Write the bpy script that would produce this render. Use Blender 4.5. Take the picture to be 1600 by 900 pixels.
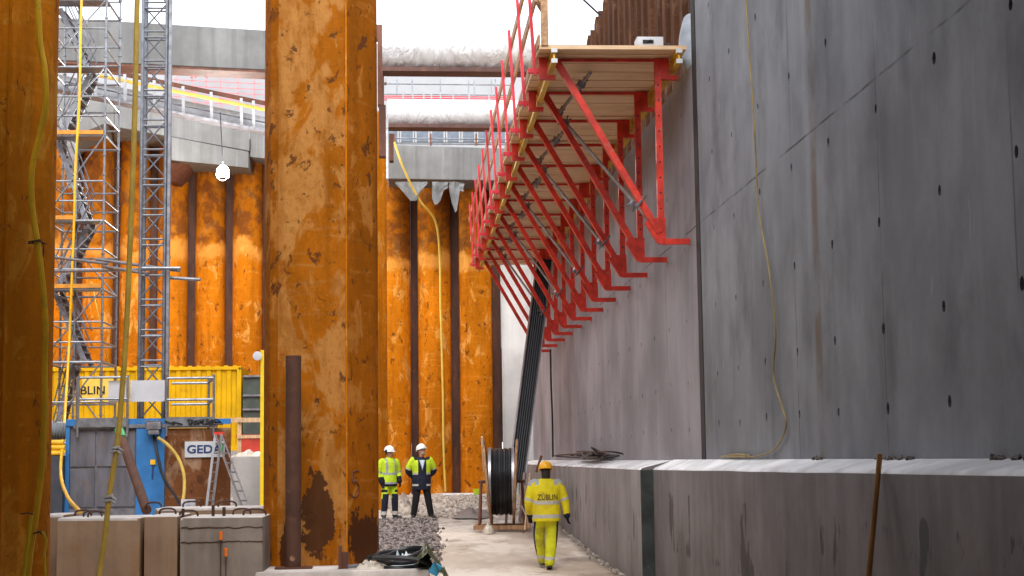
import bpy, bmesh, math, random
from mathutils import Vector, Matrix, Euler, noise
from mathutils.bvhtree import BVHTree
random.seed(7)
R = math.radians
S = bpy.context.scene
COL = S.collection
for o in list(bpy.data.objects):
    bpy.data.objects.remove(o)

# ------------------------------------------------------------------ camera
FPX = 2500.0; CAMZ = 1.85; ROLL = 0.013
VPX, VPY = 643.0, 719.0                      # vanishing point of the corridor in the 1600x900 photograph
Yc = Vector(((VPX-800)/FPX, -(VPY-450)/FPX, 1.0)).normalized()
Uc = Vector((-ROLL, 1.0, 0.0)); Uc.z = -(Uc.x*Yc.x + Uc.y*Yc.y)/Yc.z; Uc.normalize()
def _bl(v): return Vector((v.x, v.y, -v.z))   # (right, up, forward) -> blender camera axes
Yl, Zl = _bl(Yc), _bl(Uc)
Xl = Yl.cross(Zl).normalized()
ROT = Matrix((Xl, Yl, Zl))                    # camera axes -> world
cam = bpy.data.cameras.new('camera'); cam.sensor_width = 36; cam.lens = FPX/1600*36
cam.clip_start = 0.1; cam.clip_end = 2000
camo = bpy.data.objects.new('camera', cam); COL.objects.link(camo)
camo.matrix_world = Matrix.Translation((0, 0, CAMZ)) @ ROT.to_4x4()
S.camera = camo
def at(px, py, Y):
    """world point on the plane y = Y that the photograph shows at (px, py)"""
    d = ROT @ Vector(((px-800)/FPX, -(py-450)/FPX, -1.0))
    return Vector((0, 0, CAMZ)) + d*(Y/d.y)

# ------------------------------------------------------------------ world, sun, exposure
SUN_EL, SUN_ROT = R(52), R(180)
w = bpy.data.worlds.new('World'); S.world = w; w.use_nodes = True
nt = w.node_tree; nt.nodes.clear()
out = nt.nodes.new('ShaderNodeOutputWorld'); bg = nt.nodes.new('ShaderNodeBackground')
sky = nt.nodes.new('ShaderNodeTexSky'); sky.sky_type = 'NISHITA'; sky.sun_disc = False
sky.sun_elevation = SUN_EL; sky.sun_rotation = SUN_ROT
sky.air_density = 1.0; sky.dust_density = 1.0; sky.ozone_density = 1.0
hs = nt.nodes.new('ShaderNodeHueSaturation'); hs.inputs['Saturation'].default_value = 0.24
nt.links.new(sky.outputs[0], hs.inputs['Color']); nt.links.new(hs.outputs[0], bg.inputs[0])
bg.inputs[1].default_value = 0.15; nt.links.new(bg.outputs[0], out.inputs[0])
sun = bpy.data.lights.new('sun', 'SUN'); sun.energy = 0.55; sun.angle = R(32); sun.color = (1, .97, .93)
suno = bpy.data.objects.new('sun', sun); COL.objects.link(suno)
sd = Vector((math.sin(SUN_ROT)*math.cos(SUN_EL), math.cos(SUN_ROT)*math.cos(SUN_EL), math.sin(SUN_EL)))
suno.rotation_euler = sd.to_track_quat('Z', 'Y').to_euler()
S.view_settings.view_transform = 'Standard'; S.view_settings.look = 'None'
S.view_settings.gamma = 1.0; S.view_settings.use_curve_mapping = False
S.view_settings.exposure = 1.76
S.render.engine = 'CYCLES'
S.cycles.max_bounces = 8; S.cycles.diffuse_bounces = 5
S.render.resolution_x = 1024; S.render.resolution_y = 576

# ------------------------------------------------------------------ materials
class NT:
    def __init__(s, name):
        s.m = bpy.data.materials.new(name); s.m.use_nodes = True; s.t = s.m.node_tree
        s.b = s.t.nodes['Principled BSDF']; s.tc = s.n('ShaderNodeTexCoord')
        s.oi = s.n('ShaderNodeObjectInfo')
        v = s.n('ShaderNodeVectorMath', operation='SCALE'); s.l(s.oi.outputs['Random'], v.inputs['Scale']); v.inputs[0].default_value = (37, 53, 11)
        a = s.n('ShaderNodeVectorMath', operation='ADD'); s.l(s.tc.outputs['Object'], a.inputs[0]); s.l(v.outputs[0], a.inputs[1])
        s.co = a.outputs[0]; s.raw = s.tc.outputs['Object']
    def n(s, typ, **k):
        x = s.t.nodes.new(typ)
        for a, b in k.items(): setattr(x, a, b)
        return x
    def l(s, a, b): s.t.links.new(a, b)
    def noise(s, scale, detail=4, rough=.55, stretch=(1, 1, 1), off=0, dist=0, co=None):
        mp = s.n('ShaderNodeMapping'); s.l(co or s.co, mp.inputs['Vector'])
        mp.inputs['Scale'].default_value = stretch; mp.inputs['Location'].default_value = (off*3.1, off*1.7, off*2.3)
        t = s.n('ShaderNodeTexNoise'); s.l(mp.outputs[0], t.inputs['Vector'])
        t.inputs['Scale'].default_value = scale; t.inputs['Detail'].default_value = detail
        t.inputs['Roughness'].default_value = rough; t.inputs['Distortion'].default_value = dist
        return t.outputs['Fac']
    def ramp(s, fac, a, b):
        r = s.n('ShaderNodeMapRange'); r.interpolation_type = 'SMOOTHSTEP'
        s.l(fac, r.inputs['Value']); r.inputs['From Min'].default_value = a; r.inputs['From Max'].default_value = b
        return r.outputs['Result']
    def math(s, op, a, b=None, c=None):
        m = s.n('ShaderNodeMath', operation=op)
        for i, v in enumerate((a, b, c)):
            if v is None: continue
            if isinstance(v, (int, float)): m.inputs[i].default_value = v
            else: s.l(v, m.inputs[i])
        return m.outputs[0]
    def mix(s, fac, a, b):
        m = s.n('ShaderNodeMix', data_type='RGBA')
        for v, sock in ((a, m.inputs[6]), (b, m.inputs[7])):
            if isinstance(v, tuple): sock.default_value = (*v[:3], 1)
            else: s.l(v, sock)
        if isinstance(fac, (int, float)): m.inputs[0].default_value = fac
        else: s.l(fac, m.inputs[0])
        return m.outputs[2]
    def xyz(s):
        x = s.n('ShaderNodeSeparateXYZ'); s.l(s.raw, x.inputs[0]); return x.outputs
    def bump(s, h, strength=.3, dist=.01):
        b = s.n('ShaderNodeBump'); b.inputs['Strength'].default_value = strength; b.inputs['Distance'].default_value = dist
        s.l(h, b.inputs['Height']); s.l(b.outputs[0], s.b.inputs['Normal'])
    def fin(s, col, rough=.7, metal=0, spec=.5):
        if isinstance(col, tuple): s.b.inputs['Base Color'].default_value = (*col, 1)
        else: s.l(col, s.b.inputs['Base Color'])
        if isinstance(rough, (int, float)): s.b.inputs['Roughness'].default_value = rough
        else: s.l(rough, s.b.inputs['Roughness'])
        s.b.inputs['Metallic'].default_value = metal; s.b.inputs['Specular IOR Level'].default_value = spec
        return s.m

def worn(name, c, var=.25, rough=.6, metal=0, scale=4, dirt=None, dirt_amt=.35, bump=.15, stretch=(1, 1, 1), bdist=.004, spec=.4):
    t = NT(name)
    a = tuple(x*(1-var) for x in c); b = tuple(min(1, x*(1+var)) for x in c)
    col = t.mix(t.ramp(t.noise(scale, 5, .6, stretch), .3, .7), a, b)
    if dirt:
        d = t.ramp(t.noise(scale*2.3, 6, .65, stretch, 5), .62-.2*dirt_amt, .72)
        col = t.mix(t.math('MULTIPLY', d, min(1, dirt_amt*2)), col, dirt)
    t.bump(t.noise(scale*9, 4, .6, stretch, 2), bump, bdist)
    return t.fin(col, rough, metal, spec)

def rust(name, base, tan, dark, tan_amt=.5, dark_amt=.4, top_z=None, low=None, blob=1.0, flecks=.5):
    t = NT(name); x = t.xyz()
    col = t.mix(t.ramp(t.noise(.9, 5, .6, (1, 1, .35)), .3, .7), base, tuple(v*.62 for v in base))
    col = t.mix(t.math('MULTIPLY', t.ramp(t.noise(2.2*blob, 7, .62, (1, 1, .55), 3, .6), .60-.22*tan_amt, .64-.16*tan_amt), .75), col, tan)
    # diagonal scrape marks
    mp = t.n('ShaderNodeMapping'); t.l(t.co, mp.inputs[0]); mp.inputs['Rotation'].default_value = (0, R(58), 0); mp.inputs['Scale'].default_value = (1, 1, 9)
    sc = t.n('ShaderNodeTexNoise'); t.l(mp.outputs[0], sc.inputs[0]); sc.inputs['Scale'].default_value = 1.3; sc.inputs['Detail'].default_value = 5
    col = t.mix(t.math('MULTIPLY', t.ramp(sc.outputs['Fac'], .55, .72), .35), col, tan)
    col = t.mix(t.math('MULTIPLY', t.ramp(t.noise(1.5, 4, .6, (2.2, 2.2, .16), 9), .48, .7), .65), col, tuple(v*.5 for v in base))
    fl = t.ramp(t.noise(5.5*blob, 8, .68, (1, 1, .7), 7, .5), .66-.12*dark_amt, .69-.12*dark_amt)
    col = t.mix(t.math('MULTIPLY', fl, .85), col, dark)
    col = t.mix(t.math('MULTIPLY', t.ramp(t.noise(3.2, 8, .7, (1.2, 1.2, .6), 41, .8), .46, .62), .5), col, tuple(v*.55 for v in base))
    col = t.mix(t.math('MULTIPLY', t.ramp(t.noise(11, 8, .72, (1, 1, .8), 43, .4), .5, .66), .4), col, tuple(v*.45 for v in base))
    col = t.mix(t.math('MULTIPLY', t.ramp(t.noise(9, 7, .7, (1, 1, .8), 47, .6), .6, .7), .5), col, tan)
    col = t.mix(t.math('MULTIPLY', t.ramp(t.noise(38, 3, .6), .62, .72), .5), col, dark)
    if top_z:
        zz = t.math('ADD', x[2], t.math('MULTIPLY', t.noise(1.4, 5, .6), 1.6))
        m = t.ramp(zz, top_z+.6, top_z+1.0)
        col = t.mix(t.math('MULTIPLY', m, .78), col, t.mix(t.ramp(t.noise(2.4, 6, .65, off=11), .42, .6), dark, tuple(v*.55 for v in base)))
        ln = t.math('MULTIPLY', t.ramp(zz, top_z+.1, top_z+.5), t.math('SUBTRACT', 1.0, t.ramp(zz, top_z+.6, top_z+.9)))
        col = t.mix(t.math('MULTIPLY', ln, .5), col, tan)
    for k, (cx_, cz_, rx_, rz_) in enumerate(low or ()):
        u = t.math('DIVIDE', t.math('SUBTRACT', x[0], cx_), rx_); v = t.math('DIVIDE', t.math('SUBTRACT', x[2], cz_), rz_)
        d = t.math('SQRT', t.math('ADD', t.math('MULTIPLY', u, u), t.math('MULTIPLY', v, v)))
        d = t.math('ADD', d, t.math('MULTIPLY', t.math('SUBTRACT', t.noise(4.2, 7, .66, (1.2, 1.2, .9), 21+k, co=t.raw), .5), 2.6))
        m = t.math('SUBTRACT', 1.0, t.ramp(d, .98, 1.06))
        col = t.mix(t.math('MULTIPLY', m, .93), col, tuple(v_*.75 for v_ in dark))
    h = t.math('ADD', t.noise(7, 6, .65, off=1), t.math('MULTIPLY', fl, -.4))
    t.bump(h, .45, .02)
    return t.fin(col, .85, 0, .08)

def concrete(name, c, streak=.35, stain=(.12, .1, .09), stain_amt=.3, scale=1.0, line_z=(), line_y=(), brown_y=(), pale=None, smear=None):
    t = NT(name); t.co = t.raw; x = t.xyz()
    a = tuple(v*.74 for v in c); b = tuple(v*1.2 for v in c)
    col = t.mix(t.ramp(t.noise(.55*scale, 6, .6, off=1), .3, .7), a, b)
    st = t.noise(1.0*scale, 5, .62, (3.2, 3.2, .14), 4)
    col = t.mix(t.math('MULTIPLY', t.ramp(st, .42, .7), streak), col, tuple(v*.55 for v in c))
    col = t.mix(t.math('MULTIPLY', t.ramp(t.noise(1.4*scale, 6, .6, (3, 3, .2), 14), .55, .75), streak*.8), col, tuple(min(1, v*1.5) for v in c))
    col = t.mix(t.math('MULTIPLY', t.ramp(t.noise(.8*scale, 7, .62, (1, 1, .7), 8), .44, .74), stain_amt), col, stain)
    col = t.mix(t.math('MULTIPLY', t.ramp(t.noise(26, 3, .6), .62, .76), .35), col, tuple(v*.6 for v in c))
    if pale:
        col = t.mix(t.math('MULTIPLY', t.ramp(t.noise(2.1, 6, .6, (1.6, 1.6, .35), 17), .66, .72), .55), col, pale)
    if smear:
        zz = t.math('MULTIPLY', t.ramp(x[2], smear[0], smear[0]+.25), t.math('SUBTRACT', 1.0, t.ramp(x[2], smear[1]-.25, smear[1])))
        sm = t.ramp(t.math('MULTIPLY', t.noise(1.5, 5, .6, (1, 1.5, .55), 33), t.math('ADD', .55, t.math('MULTIPLY', zz, .45))), .575, .625)
        col = t.mix(t.math('MULTIPLY', sm, .8), col, (.03, .028, .027))
    h = t.noise(9, 6, .6)
    def line(axis, v, wd, c2, amt, off):
        dd = t.math('ABSOLUTE', t.math('SUBTRACT', t.math('ADD', x[axis], t.math('MULTIPLY', t.math('SUBTRACT', t.noise(.8, 3, .5, off=off), .5), .05)), v))
        k = t.math('SUBTRACT', 1.0, t.ramp(dd, wd*.4, wd))
        return t.math('MULTIPLY', t.math('MULTIPLY', k, t.ramp(t.noise(1.2, 4, .6, off=off+3), .38, .6)), amt)
    for i, v in enumerate(line_z): col = t.mix(line(2, v, .016, None, .8, 30+i), col, (.035, .033, .03))
    for i, v in enumerate(line_y): col = t.mix(line(1, v, .02, None, .55, 50+i), col, (.06, .055, .05))
    for i, v in enumerate(brown_y): col = t.mix(line(1, v, .16, None, .65, 70+i), col, (.16, .10, .045))
    t.bump(h, .25, .01)
    return t.fin(col, .78, 0, .3)

M = {}
M['rust_column'] = rust('rusted_column_steel', (.46, .135, .005), (.50, .235, .065), (.085, .032, .014), .70, .62, None, ((-.02, .62, .20, .50), (.58, .33, .20, .36), (-.42, .25, .06, .35)))
M['rust_back'] = rust('rusted_orange_steel', (.62, .185, .004), (.70, .33, .07), (.11, .034, .010), .24, .62, 8.0)
M['rust_side_shaded'] = rust('rusted_column_shaded_side', (.44, .125, .004), (.50, .20, .04), (.085, .03, .012), .25, .6, None, ((-.02, .62, .20, .50), (.58, .33, .20, .36), (-.42, .25, .06, .35)))  # column sides: less tan, and the shading of the rounding put into the colour
M['rust_mid'] = rust('rusted_orange_pile', (.72, .215, .004), (.70, .32, .06), (.13, .042, .010), .2, .2)
M['rust_near'] = rust('rusted_brown_steel', (.76, .235, .007), (.80, .36, .045), (.15, .046, .012), .3, .42)
M['rust_dark'] = worn('dark_brown_steel', (.13, .05, .03), .35, .7, 0, 3, (.26, .1, .03), .4, .3, (1, 1, .3))
M['rust_pipe'] = worn('brown_painted_pipe', (.085, .036, .022), .2, .8, 0, 3, (.2, .09, .04), .25, .15)
M['rust_reflection_plate'] = rust('rust_and_reflection_steel', (.20, .075, .028), (.34, .22, .14), (.07, .03, .018), .4, .4)
M['con_near'] = concrete('near_wall_concrete', (.27, .288, .312), .25, (.095, .10, .11), .68, 1.0, (4.98, 1.0), (12.95, 15.95, 10.0), (15.07,), (.42, .42, .43))
M['con_far'] = concrete('far_wall_concrete', (.32, .305, .325), .28, (.16, .148, .158), .35, .8, (4.98,), tuple(24.2+3.0*i for i in range(9)))
M['con_return'] = concrete('lit_wall_concrete', (.62, .61, .59), .2, (.36, .35, .33), .2)  # far wall end, light from above put into its pale colour
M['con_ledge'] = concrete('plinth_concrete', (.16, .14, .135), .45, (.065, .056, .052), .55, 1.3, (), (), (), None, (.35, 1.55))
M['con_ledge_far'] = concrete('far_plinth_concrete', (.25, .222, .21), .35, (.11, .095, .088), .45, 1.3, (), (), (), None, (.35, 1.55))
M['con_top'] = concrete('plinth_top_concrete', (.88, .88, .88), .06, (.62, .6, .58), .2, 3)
M['con_beam'] = concrete('beam_concrete', (.205, .205, .20), .55, (.11, .105, .098), .3, 1.2)
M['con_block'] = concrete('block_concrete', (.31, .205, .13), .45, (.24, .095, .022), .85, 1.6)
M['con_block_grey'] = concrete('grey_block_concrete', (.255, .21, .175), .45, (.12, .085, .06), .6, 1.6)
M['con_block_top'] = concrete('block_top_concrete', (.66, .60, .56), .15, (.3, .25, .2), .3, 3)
M['con_slab'] = concrete('slab_concrete', (.36, .345, .33), .3, (.2, .18, .16), .35)
M['red'] = worn('red_painted_steel', (.60, .035, .018), .28, .48, 0, 5, (.30, .17, .14), .32, .12)
M['pink_red'] = worn('red_rail_steel', (.66, .03, .05), .15, .42, 0, 5, (.3, .03, .02), .2, .08)
M['yellow_beam'] = worn('yellow_timber_beam', (.62, .36, .02), .2, .5, 0, 3, (.4, .22, .05), .3, .1, (1, .15, 1))
M['white_cap'] = worn('white_plastic', (.6, .6, .58), .06, .5)
def deck_mat():
    t = NT('deck_timber')
    g = t.noise(3.2, 6, .6, (.35, 7, 7), 2)
    col = t.mix(t.ramp(g, .3, .7), (.62, .40, .22), (.78, .56, .35))
    col = t.mix(t.math('MULTIPLY', t.ramp(t.noise(1.1, 5, .6, off=6), .5, .7), .4), col, (.36, .21, .12))
    t.bump(g, .2, .005); return t.fin(col, .62, 0, .3)
M['deck'] = deck_mat()
M['board'] = worn('rail_timber', (.42, .24, .12), .3, .7, 0, 3, (.25, .15, .08), .3, .15, (8, .6, 8))
M['wood'] = worn('old_timber', (.36, .20, .10), .35, .75, 0, 3, (.16, .09, .05), .4, .2, (4, 4, .6))
M['pole'] = worn('brown_pole_timber', (.34, .155, .04), .25, .6, 0, 3, (.2, .09, .03), .3, .15, (6, 6, .5))
M['pine'] = worn('pale_timber', (.55, .36, .2), .2, .7, 0, 3, None, 0, .1, (6, 6, 1))
M['steel'] = worn('galvanised_steel', (.22, .23, .25), .25, .42, .55, 6, (.3, .28, .26), .35, .1)
M['steel_dark'] = worn('dark_galvanised_steel', (.20, .20, .22), .3, .5, .4, 6, None, 0, .1)
M['mast'] = worn('mast_steel', (.15, .16, .18), .25, .45, .5, 6, (.2, .19, .19), .3, .1)
M['tube_brown'] = worn('weathered_scaffold_tube', (.20, .165, .145), .3, .5, .3, 6, (.3, .27, .25), .3, .1)
M['alu'] = worn('aluminium', (.42, .42, .44), .12, .35, .7, 6)
M['black'] = worn('black_rubber', (.018, .018, .02), .3, .42, 0, 5, (.05, .045, .04), .3, .15)
M['black_cable'] = worn('black_cable_sheath', (.012, .012, .014), .3, .28, 0, 5, None, 0, .1)
M['rebar'] = worn('rebar_steel', (.07, .035, .025), .3, .7, .2, 20, (.16, .07, .03), .4, .3)
M['hose'] = worn('yellow_hose', (.80, .44, .012), .15, .45, 0, 4, (.35, .24, .05), .3, .08)
M['hose_dim'] = worn('dusty_yellow_hose', (.46, .31, .05), .2, .55, 0, 4, (.3, .22, .1), .4, .08)
M['cable_pale'] = worn('pale_yellow_cable', (.62, .42, .07), .12, .5)
M['pole_yellow'] = worn('bright_yellow_pole', (.75, .52, .01), .1, .45)
M['tape'] = worn('grey_tape', (.42, .42, .44), .2, .4, .3)
M['blue'] = worn('blue_painted_steel', (.035, .17, .42), .18, .4, 0, 2.5, (.03, .08, .18), .3, .08)
M['grey_panel'] = worn('grey_mesh_panel', (.13, .13, .15), .25, .6, .3, 3, (.2, .13, .09), .5, .1, (2, 2, .5))
M['cont_yellow'] = worn('yellow_container_paint', (.62, .36, .004), .1, .6, 0, 1.4, (.4, .22, .02), .25, .06, spec=.15)
M['dark_green'] = worn('dark_green_steel', (.055, .075, .06), .25, .55, 0, 2, (.14, .13, .1), .3, .1)
M['white_sign'] = worn('white_sign_sheet', (.50, .51, .53), .05, .4)
M['navy'] = worn('navy_lettering', (.015, .04, .13), .1, .5)
M['ink'] = worn('black_lettering', (.012, .012, .014), .1, .6)
M['orange'] = worn('orange_plastic', (.85, .20, .02), .1, .4)
M['lime'] = worn('lime_plastic', (.45, .62, .03), .1, .5)
M['green'] = worn('green_plastic', (.05, .35, .12), .1, .5)
M['red_skip'] = worn('red_skip_paint', (.5, .05, .03), .2, .5, 0, 2, (.2, .06, .04), .3)
M['plastic_grey'] = worn('grey_plastic', (.20, .215, .235), .2, .5)
M['tarp_white'] = None
def sheet_mat(name, c):
    t = NT(name)
    f = t.noise(2.6, 7, .62, (1, 1.4, 2.2), 3, 1.2)
    col = t.mix(t.ramp(f, .3, .75), tuple(v*.86 for v in c), c)
    g = t.noise(1.3, 4, .55, (1.5, 1, .7), 6, 1.6)
    rd = t.math('ABSOLUTE', t.math('SUBTRACT', g, .5))
    t.bump(t.math('ADD', t.math('MULTIPLY', t.math('MINIMUM', rd, .10), 6.0), t.math('MULTIPLY', t.noise(2.5, 2, .5, (1.5, 1, .8), 9, 1), .4)), .45, .05)
    return t.fin(col, .34, 0, .5)
M['tarp_white'] = sheet_mat('white_plastic_sheet', (.74, .74, .74))
M['tarp_green'] = sheet_mat('olive_tarpaulin', (.17, .18, .085))
M['cloth_grey'] = sheet_mat('grey_geotextile', (.34, .35, .345))
M['bag'] = sheet_mat('pale_sacking', (.62, .55, .45))
M['paper'] = sheet_mat('pale_blue_film', (.66, .76, .80))
M['strap_blue'] = worn('blue_plastic', (.05, .35, .6), .1, .5)
M['strut_steel'] = worn('brown_strut_steel', (.10, .045, .035), .3, .65, 0, 3, (.2, .09, .05), .3, .2)
M['facade'] = worn('white_facade', (.33, .33, .34), .05, .6, 0, 1, None, 0, .05)
M['window'] = worn('dark_window_glass', (.10, .12, .15), .2, .2)
M['sheet_pile'] = rust('brown_sheet_pile', (.10, .042, .02), (.17, .09, .05), (.05, .022, .014), .3, .3)
M['gold_lamp'] = worn('lamp_housing', (.05, .05, .055), .1, .5, .5)
def emis(name, c, s):
    t = NT(name); t.b.inputs['Emission Color'].default_value = (*c, 1); t.b.inputs['Emission Strength'].default_value = s
    return t.fin((.9, .9, .9), .4)
M['lamp'] = emis('lit_lamp_glass', (1, .97, .92), 150)
def ground_mat():
    t = NT('dusty_floor'); t.co = t.raw; x = t.xyz()
    col = t.mix(t.ramp(t.noise(.5, 6, .6, (1, .45, 1)), .32, .68), (.44, .345, .26), (.66, .55, .44))
    col = t.mix(t.math('MULTIPLY', t.ramp(t.noise(.55, 7, .64, (1.0, .35, 1), 5), .5, .62), .75), col, (.80, .71, .61))
    col = t.mix(t.math('MULTIPLY', t.ramp(t.noise(.9, 6, .62, (.7, .5, 1), 9), .54, .64), .65), col, (.22, .16, .115))
    col = t.mix(t.math('MULTIPLY', t.ramp(t.noise(14, 5, .7, off=2), .6, .74), .35), col, (.2, .15, .11))
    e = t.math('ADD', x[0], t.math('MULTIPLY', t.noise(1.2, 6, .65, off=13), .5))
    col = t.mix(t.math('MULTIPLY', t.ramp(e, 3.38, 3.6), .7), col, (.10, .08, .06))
    far = t.ramp(t.math('ADD', x[1], t.math('MULTIPLY', t.noise(.7, 5, .6, off=15), 7.)), 37.5, 42.)
    col = t.mix(t.math('MULTIPLY', far, .75), col, t.mix(t.ramp(t.noise(3.2, 7, .7, off=4), .4, .62), (.24, .2, .17), (.58, .54, .49)))
    h = t.math('ADD', t.noise(9, 6, .65), t.math('MULTIPLY', t.noise(1.7, 4, .6, off=8), 1.5))
    t.bump(h, .35, .02); return t.fin(col, .8, 0, .3)
M['ground'] = ground_mat()
M['stone'] = None
def stone_mat():
    t = NT('gravel_stone'); g = t.n('ShaderNodeNewGeometry')
    col = t.mix(g.outputs['Random Per Island'], (.035, .028, .026), (.36, .30, .27))
    return t.fin(col, .8, 0, .3)
M['stone'] = stone_mat()
M['skin'] = worn('skin', (.50, .27, .18), .1, .5)
M['hair'] = worn('dark_hair', (.02, .015, .012), .2, .6)
def cloth(name, c, dirt=None):
    t = NT(name)
    col = t.mix(t.ramp(t.noise(5, 5, .6), .3, .7), tuple(v*.8 for v in c), c)
    if dirt: col = t.mix(t.math('MULTIPLY', t.ramp(t.noise(3.2, 6, .65, off=4), .52, .66), .5), col, dirt)
    t.bump(t.noise(7, 4, .6, (1, 1, .7), 8, 1.0), .9, .03); return t.fin(col, .75, 0, .25)
M['hv_yellow'] = cloth('yellow_work_cloth', (.80, .66, .015), (.5, .34, .03))
M['hv_trouser'] = cloth('yellow_green_trouser_cloth', (.70, .70, .02), (.34, .28, .07))
M['hv_lime'] = cloth('lime_work_cloth', (.58, .78, .03))
M['reflect'] = cloth('silver_reflective_band', (.55, .52, .46))
M['reflect_grey'] = cloth('grey_reflective_band', (.36, .38, .38))
M['navy_cloth'] = cloth('navy_cloth', (.014, .018, .035))
M['black_cloth'] = cloth('black_cloth', (.012, .011, .015))
M['shirt'] = cloth('pale_blue_shirt', (.6, .68, .8))
M['boot'] = worn('black_boot_leather', (.018, .016, .014), .2, .5, 0, 8, (.14, .11, .08), .3)
M['helmet_yellow'] = worn('yellow_helmet', (.85, .42, .01), .06, .3)
M['helmet_white'] = worn('white_helmet', (.82, .82, .80), .04, .3)

# ------------------------------------------------------------------ mesh helpers
OFF = {}
class MB:
    def __init__(s): s.bm = bmesh.new(); s.mi = 0
    def _f(s, vs):
        try:
            f = s.bm.faces.new(vs); f.material_index = s.mi; return f
        except ValueError: return None
    def box(s, c, d, rot=None, bev=0):
        c = Vector(c); n0 = []
        for z in (-1, 1):
            for y in (-1, 1):
                for x in (-1, 1):
                    p = Vector((x*d[0]/2, y*d[1]/2, z*d[2]/2))
                    if rot: p = rot @ p
                    n0.append(s.bm.verts.new(c+p))
        fs = [s._f([n0[i] for i in q]) for q in ((0, 2, 3, 1), (4, 5, 7, 6), (0, 1, 5, 4), (2, 6, 7, 3), (0, 4, 6, 2), (1, 3, 7, 5))]
        if bev:
            ed = list({e for f in fs for e in f.edges})
            r = bmesh.ops.bevel(s.bm, geom=ed, offset=bev, segments=2, affect='EDGES', profile=.6)
            for f in r['faces']: f.material_index = s.mi
        return s
    def bx(s, x0, x1, y0, y1, z0, z1, bev=0):
        return s.box(((x0+x1)/2, (y0+y1)/2, (z0+z1)/2), (abs(x1-x0), abs(y1-y0), abs(z1-z0)), None, bev)
    def beam(s, p, q, w, h, up=(0, 0, 1)):
        p, q = Vector(p), Vector(q); d = (q-p); L = d.length; d.normalize()
        u = Vector(up)
        if abs(d.dot(u)) > .98: u = Vector((0, 1, 0))
        a = d.cross(u).normalized(); b = a.cross(d).normalized()
        return s.box((p+q)/2, (w, L, h), Matrix((a, d, b)).transposed())
    def tube(s, pts, r, n=8, cap=True):
        pts = [Vector(p) for p in pts]; N = len(pts)
        rr = r if isinstance(r, (list, tuple)) else [r]*N
        prev = None; rings = []
        for i, p in enumerate(pts):
            d = (pts[min(i+1, N-1)]-pts[max(i-1, 0)])
            d = d.normalized() if d.length > 1e-9 else Vector((0, 0, 1))
            if prev is None:
                u = Vector((0, 0, 1)) if abs(d.z) < .9 else Vector((0, 1, 0))
                a = d.cross(u).normalized()
            else:
                a = (prev - d*prev.dot(d))
                a = a.normalized() if a.length > 1e-6 else d.orthogonal().normalized()
            prev = a; b = d.cross(a)
            rings.append([s.bm.verts.new(p+(a*math.cos(t)+b*math.sin(t))*rr[i]) for t in [2*math.pi*k/n for k in range(n)]])
        for i in range(N-1):
            for k in range(n):
                s._f([rings[i][k], rings[i][(k+1) % n], rings[i+1][(k+1) % n], rings[i+1][k]])
        if cap: s._f(rings[0][::-1]); s._f(rings[-1])
        return s
    def prism(s, poly, ext):
        ext = Vector(ext); a = [s.bm.verts.new(Vector(p)) for p in poly]; b = [s.bm.verts.new(Vector(p)+ext) for p in poly]
        n = len(poly)
        s._f(a); s._f(b[::-1])
        for i in range(n): s._f([a[i], b[i], b[(i+1) % n], a[(i+1) % n]])
        return s
    def lathe(s, prof, n=24, mat=None):
        mat = mat or Matrix.Identity(4); rings = []
        for r, z in prof:
            if r < 1e-5: rings.append([s.bm.verts.new(mat @ Vector((0, 0, z)))])
            else: rings.append([s.bm.verts.new(mat @ Vector((r*math.cos(2*math.pi*k/n), r*math.sin(2*math.pi*k/n), z))) for k in range(n)])
        for A, B in zip(rings, rings[1:]):
            for k in range(n):
                if len(A) == 1 and len(B) == 1: continue
                if len(A) == 1: s._f([A[0], B[k], B[(k+1) % n]])
                elif len(B) == 1: s._f([A[k], A[(k+1) % n], B[0]])
                else: s._f([A[k], A[(k+1) % n], B[(k+1) % n], B[k]])
        return s
    _ico = None
    def stone(s, m):
        if MB._ico is None:
            t_ = bmesh.new(); bmesh.ops.create_icosphere(t_, subdivisions=1, radius=1); t_.verts.index_update()
            MB._ico = ([v.co.copy() for v in t_.verts], [[v.index for v in f.verts] for f in t_.faces]); t_.free()
        vs = [s.bm.verts.new(m @ (v*(.82+.36*random.random()))) for v in MB._ico[0]]
        for f in MB._ico[1]: s.bm.faces.new([vs[i] for i in f])
    def ell(s, c, r, rot=None, nu=16, nv=10):
        c = Vector(c); m = Matrix.Translation(c) @ (rot.to_4x4() if rot else Matrix.Identity(4)) @ Matrix.Diagonal((r[0], r[1], r[2], 1))
        return s.lathe([(math.sin(math.pi*i/nv) if 0 < i < nv else 0, -math.cos(math.pi*i/nv)) for i in range(nv+1)], nu, m)
    def loft(s, rings, n=20):
        rs = []
        for c, rx, ry in rings:
            c = Vector(c); rs.append([s.bm.verts.new(c+Vector((rx*math.cos(2*math.pi*k/n), ry*math.sin(2*math.pi*k/n), 0))) for k in range(n)])
        for A, B in zip(rs, rs[1:]):
            for k in range(n): s._f([A[k], A[(k+1) % n], B[(k+1) % n], B[k]])
        s._f(rs[0][::-1]); s._f(rs[-1]); return s
    def build(s, name, mats, parent=None, loc=None, smooth=35, local=False):
        bmesh.ops.recalc_face_normals(s.bm, faces=s.bm.faces[:])
        me = bpy.data.meshes.new(name); s.bm.to_mesh(me); s.bm.free()
        return mkobj(name, me, mats, parent, loc, smooth, local)
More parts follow.
